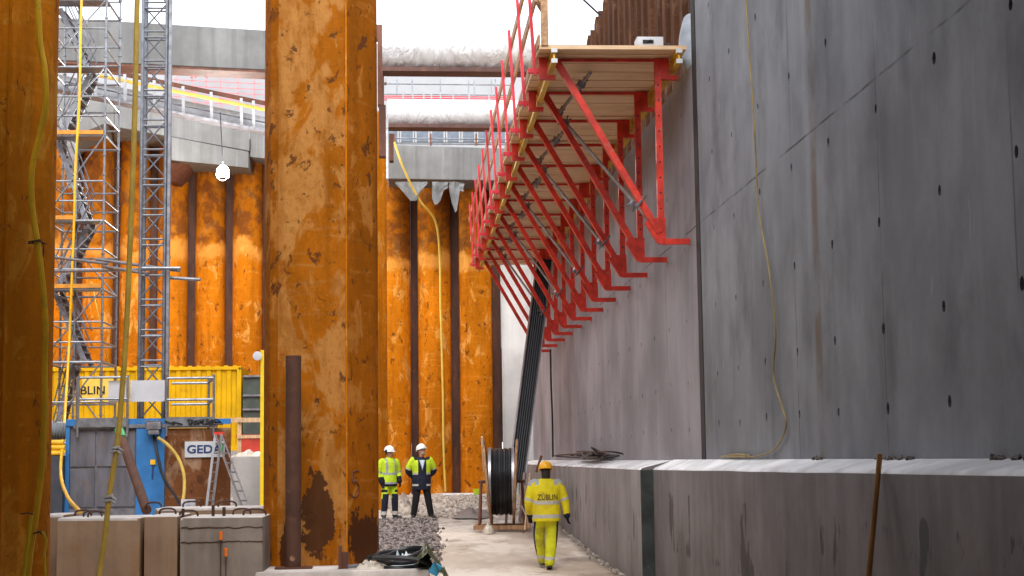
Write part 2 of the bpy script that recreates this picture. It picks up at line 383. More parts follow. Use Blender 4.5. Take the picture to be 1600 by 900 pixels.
def mkobj(name, me, mats, parent=None, loc=None, smooth=35, local=False):
    for m in (mats if isinstance(mats, (list, tuple)) else [mats]): me.materials.append(m)
    if smooth:
        me.polygons.foreach_set('use_smooth', [True]*len(me.polygons)); me.set_sharp_from_angle(angle=R(smooth))
    o = bpy.data.objects.new(name, me); COL.objects.link(o)
    if parent is not None:
        off = OFF.get(parent.name, Vector()); o.parent = parent
        if not local: me.transform(Matrix.Translation(-off))
        OFF[o.name] = off
    elif loc is not None:
        loc = Vector(loc); o.location = loc; OFF[o.name] = loc
        if not local: me.transform(Matrix.Translation(-loc))
    else: OFF[o.name] = Vector()
    return o
def tag(o, label, cat, group=None):
    o['label'] = label; o['category'] = cat
    if group: o['group'] = group
    return o
def thing(name, label, cat, loc=(0, 0, 0), rotz=0, group=None):
    o = bpy.data.objects.new(name, None); COL.objects.link(o); o.location = loc; o.rotation_euler = (0, 0, rotz)
    o.empty_display_size = .2; OFF[o.name] = Vector(loc) if not rotz else Vector()
    return tag(o, label, cat, group)
def struct(o, kind='structure'): o['kind'] = kind; return o
def dup(root, loc, label=None, rotz=None):
    r = root.copy(); COL.objects.link(r); r.location = loc
    if rotz is not None: r.rotation_euler = (0, 0, rotz)
    if label: r['label'] = label
    for ch in list(root.children):
        c = ch.copy(); COL.objects.link(c); c.parent = r
        for g in list(ch.children):
            d = g.copy(); COL.objects.link(d); d.parent = c
    return r
def spline(pts, k=8):
    P = [Vector(p) for p in pts]; P = [P[0]*2-P[1]]+P+[P[-1]*2-P[-2]]; o = []
    for i in range(1, len(P)-2):
        for j in range(k):
            t = j/k; a, b, c, d = P[i-1:i+3]
            o.append(.5*((2*b)+(c-a)*t+(2*a-5*b+4*c-d)*t*t+(3*b-a-3*c+d)*t**3))
    o.append(P[-2]); return o
def pix(pts, Y): return [at(p[0], p[1], p[2] if len(p) > 2 else Y) for p in pts]
def text_mesh(txt, height, depth=.004, bold=.04):
    cu = bpy.data.curves.new('lettering', 'FONT'); cu.body = txt; cu.size = height*1.4; cu.extrude = depth; cu.offset = height*bold
    o = bpy.data.objects.new('lettering', cu); COL.objects.link(o); bpy.context.view_layer.update()
    dg = bpy.context.evaluated_depsgraph_get(); me = bpy.data.meshes.new_from_object(o.evaluated_get(dg))
    bpy.data.objects.remove(o); bpy.data.curves.remove(cu)
    xs = [v.co.x for v in me.vertices]; c = (min(xs)+max(xs))/2
    me.transform(Matrix.Translation((-c, 0, 0))); return me
def ground_z(y): return 0.0 if y < 27 else .031*(min(y, 60)-27)

# ================================================================== SETTING
b = MB()
xs = [-600, -200, -60, -20]+[-14+1.0*i for i in range(23)]+[20, 60, 200, 600]
ys = [-60, -20, 0, 10]+[14+.8*i for i in range(58)]+[64, 100, 300, 900]
V = {}
for i, x in enumerate(xs):
    for j, y in enumerate(ys):
        z = ground_z(y)
        if 12 < y < 60 and -14 < x < 9: z += .05*noise.noise((x*.6, y*.5, 0))*(1 if y > 36 else .25) + .05*max(0, noise.noise((x*1.7, y*1.3, 4)))*(1 if y > 42 else 0)
        V[i, j] = b.bm.verts.new((x, y, z-.02))
for i in range(len(xs)-1):
    for j in range(len(ys)-1): b._f([V[i, j], V[i+1, j], V[i+1, j+1], V[i, j+1]])
struct(b.build('ground', M['ground'], smooth=60))

# raised slab on the left that carries hoist and container
b = MB(); b.bx(-16, -2.3, 31.5, 58, -.2, .80, .03); struct(b.build('slab', M['con_slab']))
# street level outside the pit
b = MB(); b.bx(-120, 120, 60, 400, 6, 11.6); struct(b.build('street', M['con_slab']))

# ---- right hand concrete walls with tie holes
def wall_holes(x, y0, y1, z0, z1, cols, rows, thick, mat, name, label, hr=.038):
    b = MB()
    ye = [y0]+[(a+c)/2 for a, c in zip(cols, cols[1:])]+[y1]
    ze = [z0]+[(a+c)/2 for a, c in zip(rows, rows[1:])]+[z1]
    n = 8
    for i, cy in enumerate(cols):
        for j, cz in enumerate(rows):
            a0, a1, c0, c1 = ye[i], ye[i+1], ze[j], ze[j+1]
            jy, jz = cy+random.uniform(-.03, .03), cz+random.uniform(-.03, .03)
            ang = [math.atan2(q[1], q[0]) for q in ((1, 0), (1, 1), (0, 1), (-1, 1), (-1, 0), (-1, -1), (0, -1), (1, -1))]
            outer = [(a1, jz), (a1, c1), (jy, c1), (a0, c1), (a0, jz), (a0, c0), (jy, c0), (a1, c0)]
            ov = [b.bm.verts.new((x, p[0], p[1])) for p in outer]
            r = hr*random.uniform(.9, 1.15)
            iv = [b.bm.verts.new((x, jy+r*math.cos(t), jz+r*1.25*math.sin(t))) for t in ang]
            dv = [b.bm.verts.new((x+.15, jy+r*math.cos(t), jz+r*1.25*math.sin(t))) for t in ang]
            for k in range(n):
                k2 = (k+1) % n
                b._f([ov[k], ov[k2], iv[k2], iv[k]]); b._f([iv[k], iv[k2], dv[k2], dv[k]])
            b._f(dv)
    bmesh.ops.remove_doubles(b.bm, verts=b.bm.verts[:], dist=.0005)
    xb = x+thick
    q = [b.bm.verts.new(p) for p in ((x, y0, z0), (xb, y0, z0), (xb, y0, z1), (x, y0, z1), (x, y1, z0), (xb, y1, z0), (xb, y1, z1), (x, y1, z1))]
    for f in ((0, 1, 2, 3), (4, 7, 6, 5), (1, 5, 6, 2), (3, 2, 6, 7)): b._f([q[k] for k in f])
    return tag(b.build(name, mat, smooth=0), label, 'wall')
XW = 3.9; YJ = 21.2
rows = [2.24, 2.90, 3.76, 4.75, 5.72, 6.74]
cols = [11.43-1.52*i for i in range(8, 0, -1)]+[11.43, 12.95, 14.47, 15.93, 17.44, 18.9, 20.2]
wall_holes(XW, -6, YJ-.05, 1.6, 9.6, cols, rows+[7.67, 8.6], .6, M['con_near'], 'concrete_wall', 'tall dark grey concrete wall section with bolt holes and brown stain, nearest on the right')
wall_holes(XW, YJ+.05, 53.0, 1.6, 7.25, [22.4+1.5*i for i in range(21)], rows[:6], .6, M['con_far'], 'concrete_wall', 'long paler concrete wall section behind the red platform brackets', .034)
b = MB(); b.bx(XW-.012, XW+.3, YJ-.07, YJ+.20, 1.81, 9.3)  # joint filler plus a band of shade put into the dark colour
tag(b.build('joint_strip', concrete('joint_bitumen_and_shade', (.045, .042, .04), .5, (.012, .012, .012), .9, 1.4)), 'dark vertical strip of joint and shade between the two concrete wall sections', 'joint strip')
b = MB(); b.bx(2.95, XW-.004, 51.3, 51.9, .6, 8.2); b.bx(2.93, 2.95, 51.25, 51.3, .6, 8.2)
tag(b.build('concrete_wall', M['con_return']), 'narrow concrete wall end coloured as lit from above beside the rusty piles at the far end', 'wall')

# ---- plinths along the wall foot
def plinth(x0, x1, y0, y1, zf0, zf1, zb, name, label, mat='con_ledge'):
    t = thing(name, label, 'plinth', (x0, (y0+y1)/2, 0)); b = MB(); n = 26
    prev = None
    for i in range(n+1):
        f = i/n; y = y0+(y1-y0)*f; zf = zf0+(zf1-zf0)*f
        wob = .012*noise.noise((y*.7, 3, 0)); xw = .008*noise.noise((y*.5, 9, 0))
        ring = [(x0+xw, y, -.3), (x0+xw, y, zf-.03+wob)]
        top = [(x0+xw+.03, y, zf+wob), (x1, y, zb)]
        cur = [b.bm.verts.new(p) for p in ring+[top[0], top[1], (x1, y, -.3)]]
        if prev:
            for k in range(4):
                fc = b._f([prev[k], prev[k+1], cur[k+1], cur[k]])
                if fc and k in (1, 2): fc.material_index = 1  # pale top faces, whitened further for the light from above
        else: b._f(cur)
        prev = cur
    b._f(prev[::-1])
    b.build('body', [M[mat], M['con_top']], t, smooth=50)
    return t
plinth(3.58, XW-.003, -6, YJ+2.55, 1.79, 1.69, 1.81, 'concrete_plinth', 'dark concrete plinth with top whitened as lit from above under the near wall')
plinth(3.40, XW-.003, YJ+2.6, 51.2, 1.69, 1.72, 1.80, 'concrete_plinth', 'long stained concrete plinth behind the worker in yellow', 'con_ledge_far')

b = MB(); b.bx(3.395, 3.60, YJ+2.565, YJ+2.595, -.1, 1.66)  # thin dark sheet covering the end face of the long plinth
tag(b.build('joint_strip', worn('green_black_end_face', (.035, .042, .038), .4, .8, 0, 3, (.1, .1, .09), .3)), 'dark sheet over the end face of the long plinth where the two plinths meet', 'joint strip')
# ---- brown sheet piles above the wall
b = MB(); pts = []; y = 23.0; k = 0
while y < 58:
    dx = 0 if k % 4 in (0, 3) else .22
    pts.append((4.62+dx, y)); y += (.34 if k % 2 else .10); k += 1
poly = [(p[0], p[1], 0) for p in pts]
A = [b.bm.verts.new((p[0], p[1], 2)) for p in pts]; B = [b.bm.verts.new((p[0], p[1], 12.6+.12*((i//4) % 2))) for i, p in enumerate(pts)]
A2 = [b.bm.verts.new((p[0]+.05, p[1], 2)) for p in pts]; B2 = [b.bm.verts.new((p[0]+.05, p[1], 12.6+.12*((i//4) % 2))) for i, p in enumerate(pts)]
for i in range(len(pts)-1):
    b._f([A[i], A[i+1], B[i+1], B[i]]); b._f([A2[i], B2[i], B2[i+1], A2[i+1]]); b._f([B[i], B[i+1], B2[i+1], B2[i]])
tag(b.build('sheet_pile_wall', M['sheet_pile'], smooth=0), 'dark brown corrugated sheet pile wall rising above the wooden platform', 'sheet piles')

# ---- unseen overhead cover behind the viewer, added to shade the near wall and pile
b = MB(); b.bx(-14, 9, -14, 8.5, 9.62, 10.4); b.bx(1.5, 9, 8.5, 10.5, 9.62, 10.4); struct(b.build('shade_cover', M['con_slab']))
b = MB(); b.bx(-5.8, -5.2, -7, 20.0, 0, 9.6); b.bx(-5.8, -5.2, 8.55, 15.5, 9.6, 15.5); b.bx(-8.2, -7.6, 20.1, 29, 0, 8.0); b.bx(-7.6, -5.2, 19.7, 20.0, 0, 9.6)  # unseen tall wall added to keep side sky light off the near wall
tag(b.build('concrete_wall', M['con_slab']), 'added grey wall out of view on the near left that blocks sky light', 'wall')
b = MB(); b.bx(-14, 9, -8, -7.4, 0, 9.6); tag(b.build('concrete_wall', M['con_slab']), 'grey end wall of the pit behind the viewer', 'wall')
b = MB(); b.bx(-14.6, -14, -8, 58, 0, 11.0); tag(b.build('concrete_wall', M['rust_near']), 'rusty side wall of the pit far out on the left', 'wall')

# ---- back wall of rusty piles
SEC = [(-.545, .66), (-.545, .50)]+[(-.545*math.cos(math.pi*k/16)**1, .50-.50*math.sin(math.pi*k/16)**.8) for k in range(1, 16)]+[(.545, .50), (.545, .66)]
def make_pile(loc, h, label):
    t = thing('steel_pile', label, 'pile', loc, 0, 'rusty steel piles of the back wall')
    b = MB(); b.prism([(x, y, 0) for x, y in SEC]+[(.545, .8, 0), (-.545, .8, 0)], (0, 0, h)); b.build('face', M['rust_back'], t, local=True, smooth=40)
    b = MB(); b.bx(.547, .82, .44, .75, 0, h); b.build('interlock', worn('shaded_interlock_steel', (.055, .020, .011), .4, .75, 0, 3, (.13, .045, .012), .4, .3, (1, 1, .3)), t, local=True)  # interlock strip, its steel colour darkened for the shade in the crevice
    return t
p0 = None
def px_x(px, Y, py=600): return at(px, py, Y).x
right = [(616, 'orange back wall pile beside the big column with white graffiti near its foot'), (680, 'orange back wall pile crossed by the thin pale cable'), (745, 'orange back wall pile nearest the pale concrete wall end')]
left = [(146, 'orange back wall pile behind the stair tower'), (205, 'orange back wall pile behind the thick hanging yellow hose'), (265, 'orange back wall pile beside the lattice mast on its right'),
        (325, 'orange back wall pile just left below the lit lamp'), (384, 'orange back wall pile between the lamp and the big column'), (88, 'orange back wall pile half hidden behind the nearest left pile')]
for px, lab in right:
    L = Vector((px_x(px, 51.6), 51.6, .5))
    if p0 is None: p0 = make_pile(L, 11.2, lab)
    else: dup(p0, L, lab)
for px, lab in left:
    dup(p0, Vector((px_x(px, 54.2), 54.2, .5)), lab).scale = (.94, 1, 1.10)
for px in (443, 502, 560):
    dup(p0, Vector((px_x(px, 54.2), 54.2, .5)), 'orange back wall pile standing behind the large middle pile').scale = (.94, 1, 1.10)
# box piles of the centre row
def box_pile(xl, xr, y, z0, z1, mat, label, seam=True, side=None):
    wd = xr-xl; t = thing('box_pile', label, 'pile', (xl+wd/2, y, z0))
    f = lambda u, v: (xl+wd*u, y+wd*v, z0)
    prof = [(0, .42), (0.005, .30), (.03, .16), (.08, .06), (.15, .01), (.22, 0), (.735, 0), (.745, .004), (.95, .30), (.985, .37), (1, .42), (1, .62), (.985, .68), (.74, 1.0), (.2, 1.0), (.06, .9), (.0, .62)]
    b = MB(); b.prism([f(u, v) for u, v in prof], (0, 0, z1-z0)); sh = b.build('shaft', [mat, side or mat], t, smooth=25)
    for p_ in sh.data.polygons:
        if abs(p_.normal.z) < .5 and (p_.normal.x > .3 or p_.normal.x < -.5): p_.material_index = 1
    if seam:
        b = MB(); b.tube([Vector(f(.741, -.004)), Vector(f(.741, -.004))+Vector((0, 0, z1-z0))], .012, 6); b.build('weld_seam', M['rust_mid'], t)
    return t
YC = 20.9
cl, cr = at(412, 600, YC+.5).x, at(590, 600, YC+.55).x
box_pile(cl, cr, YC, .52, 12, M['rust_column'], 'large tan and orange rusty box pile standing on a concrete block in the middle', True, M['rust_side_shaded'])
box_pile(at(605, 600, 44.6).x-1.5, at(605, 600, 44.6).x, 44, .4, 11.6, M['rust_mid'], 'orange box pile half hidden behind the large middle pile')
yn = 12.5
box_pile(at(80, 500, yn+.5).x-.95, at(80, 500, yn+.5).x, yn, -.1, 12, M['rust_near'], 'dark brown rusty box pile nearest the viewer at the left edge')
# painted figure on the side of the column
u = Vector((.95-.745, .30-.004, 0)).normalized(); wd = cr-cl; nrm = Vector((u.y, -u.x, 0))
o5 = Vector((cl+wd*.77, YC+wd*.036, at(560, 778, 21.1).z))
b = MB(); q5 = lambda a, z: o5+u*a+Vector((0, 0, z))
b.tube(spline([q5(.19, .345), q5(.12, .352), q5(.055, .335)], 6), .010, 6)
b.tube(spline([q5(.055, .335), q5(.045, .26), q5(.05, .20), q5(.12, .215), q5(.185, .15), q5(.17, .06), q5(.09, .01), q5(.02, .035)], 6), .010, 6)
colm = [o for o in COL.objects if o.name.startswith('box_pile')][0]
b.build('painted_number', M['rust_dark'], colm)

# ---- upper concrete beams
def oblique(name, label, p0, p1, h0, h1, dep, mat, cat='beam'):
    t = thing(name, label, cat, p0); b = MB()
    d = (p1-p0); nrm = Vector((-d.y, d.x, 0)).normalized()*dep
    if nrm.y < 0: nrm = -nrm
    b.prism([p0, p1, p1+Vector((0, 0, h1)), p0+Vector((0, 0, h0))], nrm)
    bmesh.ops.bevel(b.bm, geom=b.bm.edges[:], offset=.02, segments=1, affect='EDGES')
    b.build('body', mat, t); return t
def hgt(px, y0, y1, Y): return at(px, y0, Y).z-at(px, y1, Y).z
oblique('concrete_beam', 'grey concrete strut beam high at upper left against the sky', at(40, 92, 44), at(560, 116, 46), hgt(40, 24, 92, 44), hgt(560, 56, 116, 46), .9, M['con_beam'])
bmst = [o for o in COL.objects if o.get('label', '').startswith('grey concrete strut beam')][0]
b = MB(); b.prism([at(40, 92.5, 44)+Vector((0, .02, 0)), at(560, 116.5, 46)+Vector((0, .02, 0)), at(560, 116.5, 46)+Vector((0, .88, 0)), at(40, 92.5, 44)+Vector((0, .88, 0))], (0, 0, -.06)); b.build('soffit_board', M['rust_dark'], bmst)
t = oblique('concrete_beam', 'stepped concrete capping beam above the lamp at upper left', at(178, 198, 52.2), at(390, 236, 53), hgt(178, 150, 198, 52.2), hgt(390, 184, 236, 53), 2.5, M['con_beam'])
q0, q1 = at(268, 250, 52.4), at(388, 262, 52.9); b = MB()
b.prism([q0, q1, at(388, 237, 52.9), at(268, 214, 52.4)], (0.02, 2.4, 0)); b.build('corbel', M['con_beam'], t)
q0, q1 = at(391, 245, 53.3), at(560, 262, 53.6); b = MB()
b.prism([q0, q1, at(560, 190, 53.6), at(391, 186, 53.3)], (0, 2.2, 0)); b.build('end_section', M['con_beam'], t)
q = at(150, 150, 49.5); b = MB()
b.prism([at(88, 225, 52.1), at(165, 192, 52.2), at(177.8, 198, 52.2), at(177.8, 152, 52.2), at(88, 140, 52.1)], (0, 2.6, 0)); b.build('sloped_haunch', M['con_beam'], t)
b = MB(); b.prism([at(265, 255, 52.5), at(296, 255, 53), at(278, 285, 53.4), at(266, 283, 53.2)], (0, 1.5, 0)); b.build('steel_bracket', M['rust_dark'], t)
oblique('concrete_beam', 'pale concrete capping beam over the far orange piles with green paint mark', at(606, 279, 50), at(800, 283, 50), hgt(606, 226, 279, 50), hgt(800, 232, 283, 50), 2.2, M['con_beam'])

# ---- white wrapped struts across the pit
def strut(Y, pxl, pxr, ytop, ybot, label, cr=.30):
    a, c = at(pxl, ybot, Y), at(pxr, ybot+2, Y); hh = hgt(pxl, ytop, ybot, Y)
    t = thing('wrapped_strut', label, 'strut', a); b = MB()
    n = 220; m = 40; prev = None; d = c-a
    for i in range(n+1):
        f = i/n; p = a+d*f; ring = []
        for k in range(m):
            th = R(-62)+R(304)*k/(m-1)
            y = -math.cos(th)*hh*.5*1.0; z = hh*.5+math.sin(th)*hh*.5
            # theta measured so the open side hangs below
            th2 = R(-70)+R(320)*k/(m-1)-R(0)
            y, z = -math.cos(th2)*hh*.52, hh*.52+math.sin(th2)*hh*.52
            q = (p.x*2.2, y*2.0, z*2.0)
            r = 1+.04*noise.noise((q[0]*.5, q[1]*.6, q[2]*.6))+.012*math.sin(q[0]*5+z*9)*(z < hh*.6)+.10*noise.noise((q[0]*2.6+z*3, q[1]*1.5, q[2]*1.6))*cr*(1.7 if z < hh*.62 else .4)+.13*abs(noise.noise((q[0]*3.4+z*4, q[1]*2.5, q[2]*2)))*cr*(1.6 if z < hh*.6 else .25)
            ring.append(b.bm.verts.new((p.x, p.y+y*r, max(p.z+.03+.02*noise.noise((p.x*4, k, 1)), p.z+hh*.5+(z-hh*.5)*r))))
        if prev:
            for k in range(m-1): b._f([prev[k], prev[k+1], ring[k+1], ring[k]])
        prev = ring
    sh = b.build('plastic_sheet', M['tarp_white'], t, smooth=70)
    b = MB(); b.beam(a+Vector((0, -.1, -.02)), c+Vector((0, -.1, -.02)), .5, .09); b.beam(a+Vector((0, .15, .25)), c+Vector((0, .15, .25)), .12, .4); b.build('steel_beam', M['strut_steel'], t)
    return t
strut(33, 598, 852, 44, 112, 'crumpled white plastic wrapped strut, upper one, brown steel underside')
strut(40, 606, 852, 157, 199, 'smooth white plastic wrapped strut lower down above the far capping beam', .10)
# pile head plates next to the middle column
t = thing('head_plate', 'brown steel plates and white film on the edge behind the middle pile', 'plates', at(594, 200, 33.5))
for (x0, y0, x1, y1, m_) in ((588, 40, 598, 62, 'rust_dark'), (590, 62, 600, 165, 'rust_dark'), (592, 165, 603, 245, 'rust_dark'), (600, 45, 604, 130, 'tarp_white'), (603, 180, 607, 280, 'tarp_white'), (608, 210, 615, 252, 'rust_dark')):
    p, q = at(x0, y0, 34), at(x1, y1, 34); b = MB(); b.bx(p.x, q.x, 33.9+random.random()*.02, 34.2, q.z, p.z); b.build('film' if m_ == 'tarp_white' else 'plate', M[m_], t)

# ---- white site building behind and railings in front
t = thing('site_building', 'white building with window row and red scaffold rails behind the struts', 'building', (-4, 88, 11.6))
p, q = at(-60, 66, 88), at(1000, 66, 88)
b = MB(); b.bx(p.x, q.x, 88, 98, 11.6, p.z); b.build('wall', M['facade'], t)
for i in range(9):
    x = at(612+24*i, 214, 87.9).x; b = MB(); b.bx(x-.32, x+.32, 87.86, 87.99, at(700, 222, 88).z, at(700, 205, 88).z); fr = b.build('window', M['window'], t)
    b = MB(); b.bx(x-.40, x-.32, 87.84, 87.99, at(700, 223, 88).z, at(700, 204, 88).z); b.bx(x+.32, x+.40, 87.84, 87.99, at(700, 223, 88).z, at(700, 204, 88).z); b.build('frame', M['facade'], fr)
b = MB()
for yy in (108, 116, 124, 133, 141, 150, 158):
    a, c = at(258, yy, 87), at(430, yy+8, 87); b.beam(a, c, .03, .035)
for xx in (275, 300, 322, 345, 372, 398): b.beam(at(xx, 104, 87), at(xx, 172, 87), .03, .03)
for xx in (298, 304, 322): b.bx(at(xx, 112, 86.9).x, at(xx, 112, 86.9).x+.12, 86.8, 86.95, at(xx, 121, 86.9).z, at(xx, 113, 86.9).z)
b.build('scaffold_rails', worn('pale_red_rail', (.75, .16, .18), .1, .5), t)
def railing(name, label, Y, x0, x1, ys, posts, m_rails, m_post, pr=.03):
    t = thing(name, label, 'railing', at(x0, ys[-1], Y))
    for i, yy in enumerate(ys):
        b = MB(); b.tube([at(x0, yy, Y), at(x1, yy+2, Y)], pr*.8, 6); b.build('rail', m_rails[i % len(m_rails)], t)
    for i, xx in enumerate(posts):
        b = MB(); a = at(xx, ys[0]-7, Y-.08); b.bx(a.x-pr, a.x+pr, Y-.1, Y-.05, at(xx, ys[-1]+4, Y).z, a.z); b.build('post', m_post, t)
    return t
railing('railing', 'thin grey guard rail seen between the two wrapped struts', 62, 600, 800, [131, 147], [620, 644, 688, 732, 741, 768, 774], [M['steel_dark']], M['steel'])
railing('railing', 'red guard rail under the grey one between the wrapped struts', 60, 600, 800, [150, 153, 156], [630, 645, 662, 674, 688, 708, 733, 764], [M['pink_red']], M['facade'])
railing('railing', 'low dark guard rail on top of the far capping beam', 51.5, 612, 800, [216, 224], [616, 673, 744], [M['steel_dark']], M['rust_dark'])
# sloping walkway railing at the upper left
t = thing('walkway_railing', 'sloping walkway railing with yellow pipe and white posts at upper left', 'railing', at(100, 130, 48))
rail = lambda x, dy, Yo=0: at(x, 95+(x-100)*.205+dy, 48+(x-100)/120+Yo)
b = MB(); b.beam(rail(86, 2), rail(600, 2), .06, .13); b.build('top_board', M['rust_dark'], t)
b = MB(); b.tube([rail(86, 12, -.15), rail(600, 12, -.15)], .055, 10); b.build('yellow_pipe', M['hose_dim'], t)
b = MB(); b.tube([rail(86, 32), rail(600, 32)], .025, 6); b.build('mid_rail', M['steel_dark'], t)
b = MB(); b.beam(rail(86, 48), rail(600, 48), .5, .06); b.build('foot_board', M['steel_dark'], t)
b = MB(); b.beam(rail(86, 34, .3), rail(600, 34, .3), .03, .42); b.build('kick_sheet', M['alu'], t)
for xx in (149, 195, 241, 286, 330, 377, 396):
    b = MB(); b.beam(rail(xx, 2, -.22), rail(xx+1, 47, -.22), .09, .1, (0, 1, 0)); b.build('post', M['alu'], t)

# ================================================================== FLOOR THINGS, WALL THINGS
# gravel patch
b = MB(); rnd = random.Random(3)
def in_gravel(x, y):
    e = .45-.1*(y-26)/10 + .12*noise.noise((y*.8, 0, 0)); e = {0: e}[0]
    return -1.9 < x < e
def gedge(y): return .47+.05*noise.noise((y*1.1, 0, 2))-(.12 if y < 31 else 0)
for i in range(8200):
    y = rnd.uniform(27.5, 39.6); x = rnd.uniform(-.9, .75)
    if x > gedge(y)+abs(rnd.gauss(0, .11))*(1 if rnd.random() < .3 else -1): continue
    r = rnd.uniform(.012, .05)*rnd.choice((1, 1, 1.3)); z = ground_z(y)
    hm = .035*max(0, min(1, (gedge(y)-x)*3))*(.6+noise.noise((x*2, y*1.3, 7)))
    m = Matrix.Translation((x, y, z+max(0, hm))) @ Euler((rnd.random()*6, rnd.random()*6, rnd.random()*6)).to_matrix().to_4x4() @ Matrix.Diagonal((r*1.3, r, r*.75, 1))
    b.stone(m)
struct(b.build('gravel', M['stone'], smooth=0), 'stuff')
# rubble along the right and the far edge
b = MB()
for i in range(900):
    if rnd.random() < .45: y = rnd.uniform(40, 50.8); x = 1.1+rnd.gauss(0, .55)+(y-40)*.05
    elif rnd.random() < .5: y = rnd.uniform(24, 45); x = 3.36-abs(rnd.gauss(0, .06))
    else: y = rnd.uniform(40, 50); x = rnd.uniform(-.3, 3)
    r = rnd.uniform(.015, .06) if y > 38 else rnd.uniform(.01, .03)
    m = Matrix.Translation((x, y, ground_z(y))) @ Euler((rnd.random()*6, rnd.random()*6, rnd.random()*6)).to_matrix().to_4x4() @ Matrix.Diagonal((r*1.6, r*1.2, r*.7, 1))
    b.stone(m)
struct(b.build('rubble', worn('pale_rubble', (.42, .37, .32), .4, .8, 0, 3)), 'stuff')

def heap(name, label, cat, c, rx, ry, h, mat, seed=0, n=22, rough=.5):
    b = MB(); m = 8; rings = []
    for i in range(m+1):
        f = i/m; rg = []
        for k in range(n):
            a = 2*math.pi*k/n
            q = Vector((math.cos(a)*f*2.2, math.sin(a)*f*2.2, seed))
            r = 1+rough*.5*noise.noise(q*.8); z = h*(1-f*f)*(.7+rough*noise.noise(q*1.7)+.35*rough*noise.noise(q*4))
            rg.append(b.bm.verts.new(Vector(c)+Vector((math.cos(a)*rx*f*r, math.sin(a)*ry*f*r, max(0, z) if i < m else -.02))))
        rings.append(rg)
    for A_, B_ in zip(rings, rings[1:]):
        for k in range(n): b._f([A_[k], A_[(k+1) % n], B_[(k+1) % n], B_[k]])
    return tag(b.build(name, mat, loc=c, smooth=50), label, cat)
def gp(px, Y): return Vector((at(px, 780, Y).x, Y, ground_z(Y)))
heap('rubble_heap', 'small heap of pale rubble between the two white-helmeted workers', 'rubble', gp(632, 43), .42, .6, .62, worn('pale_broken_concrete', (.40, .34, .28), .5, .8, 0, 5, (.14, .1, .08), .6, .6, bdist=.03), 4, rough=.6)
heap('dirt_mound', 'low mound of pale dirt left of the cable drum', 'rubble', gp(738, 41), .5, 1.6, .22, M['stone'], 9, rough=.9)
heap('film_scrap', 'pale blue film scrap lying on the gravel', 'litter', gp(622, 30.5)+Vector((0, 0, .03)), .24, .3, .07, M['paper'], 2, rough=1)
heap('sand_bag', 'white sandbag at the foot of the cable drum', 'sandbag', gp(763, 35.3), .13, .3, .26, M['bag'], 12, rough=.35)
heap('sand_bag', 'small white sandbag on the right beneath the black cable run', 'sandbag', gp(815, 37), .2, .25, .2, M['bag'], 15, rough=.6)
b = MB(); c = gp(746, 50.2); b.lathe([(0, 0), (.11, 0), (.14, .22), (.13, .22), (.105, .02)], 16, Matrix.Translation(c)); tag(b.build('bucket', M['lime'], loc=c), 'small lime bucket at the foot of the orange piles', 'bucket')
b = MB(); c = gp(722, 50.6); b.box(c+Vector((0, 0, .04)), (1.2, .3, .06)); tag(b.build('plank', M['con_top'], loc=c), 'white plank lying at the foot of the far orange piles', 'plank')

# ---- cable drum
c = gp(784, 36.2); c.z += .09
t = thing('cable_drum', 'big wooden drum wound with black cable leaning edge on to the viewer', 'cable drum', c, R(-4))
RX = Matrix.Rotation(R(90), 4, 'Y'); RC = Matrix.Translation((0, 0, .97)) @ RX
for s_, tilt in ((-1, -5), (1, 3)):
    b = MB(); mm = Matrix.Translation((s_*.31, 0, .97)) @ Matrix.Rotation(R(tilt), 4, 'Y') @ RX
    b.lathe([(0, -.03), (.93, -.03), (.95, -.02), (.95, .02), (.93, .03), (0, .03)], 40, mm); fl = b.build('flange', M['wood'], t, local=True)
    b = MB(); b.lathe([(.06, -.045), (.14, -.045), (.14, .045), (.06, .045), (.06, -.045)], 16, mm); b.build('hub_ring', M['steel_dark'], fl, local=True)
b = MB()
for i in range(14):
    x = -.23+.46*i/13; r = .73-.012*(i % 3)
    b.tube([(x, r*math.cos(a), .97+r*math.sin(a)) for a in [2*math.pi*k/40 for k in range(41)]], .026, 8)
b.lathe([(0, -.27), (.72, -.27), (.72, .27), (0, .27)], 40, RC); b.build('wound_cable', M['black_cable'], t, local=True)
for sx in (-.255, .265):
    b = MB(); b.lathe([(.70, -.03), (.765, -.03), (.765, .03), (.70, .03)], 40, Matrix.Translation((sx, 0, .97)) @ RX); b.build('pale_band', M['alu'], t, local=True)
b = MB(); b.tube([(-.5, -.45, .03), (-.46, -.05, .95)], .03, 8); b.tube([(-.5, .45, .03), (-.46, .05, .95)], .03, 8); b.tube([(.5, -.45, .03), (.46, -.05, .95)], .03, 8); b.tube([(.5, .45, .03), (.46, .05, .95)], .03, 8); b.tube([(-.52, 0, .97), (.52, 0, .97)], .035, 8); b.build('stand', M['rust_dark'], t, local=True)
b = MB(); b.box((0, -.5, -.03), (1.25, .16, .09)); b.box((0, .5, -.03), (1.25, .16, .09)); b.build('timber_base', M['wood'], t, local=True)
# wooden lagging piece on the left flange
b = MB(); b.box((-.40, -.35, 1.6), (.05, .3, .75), Euler((R(6), R(-3), 0)).to_matrix()); b.build('lagging_board', M['pine'], t, local=True)

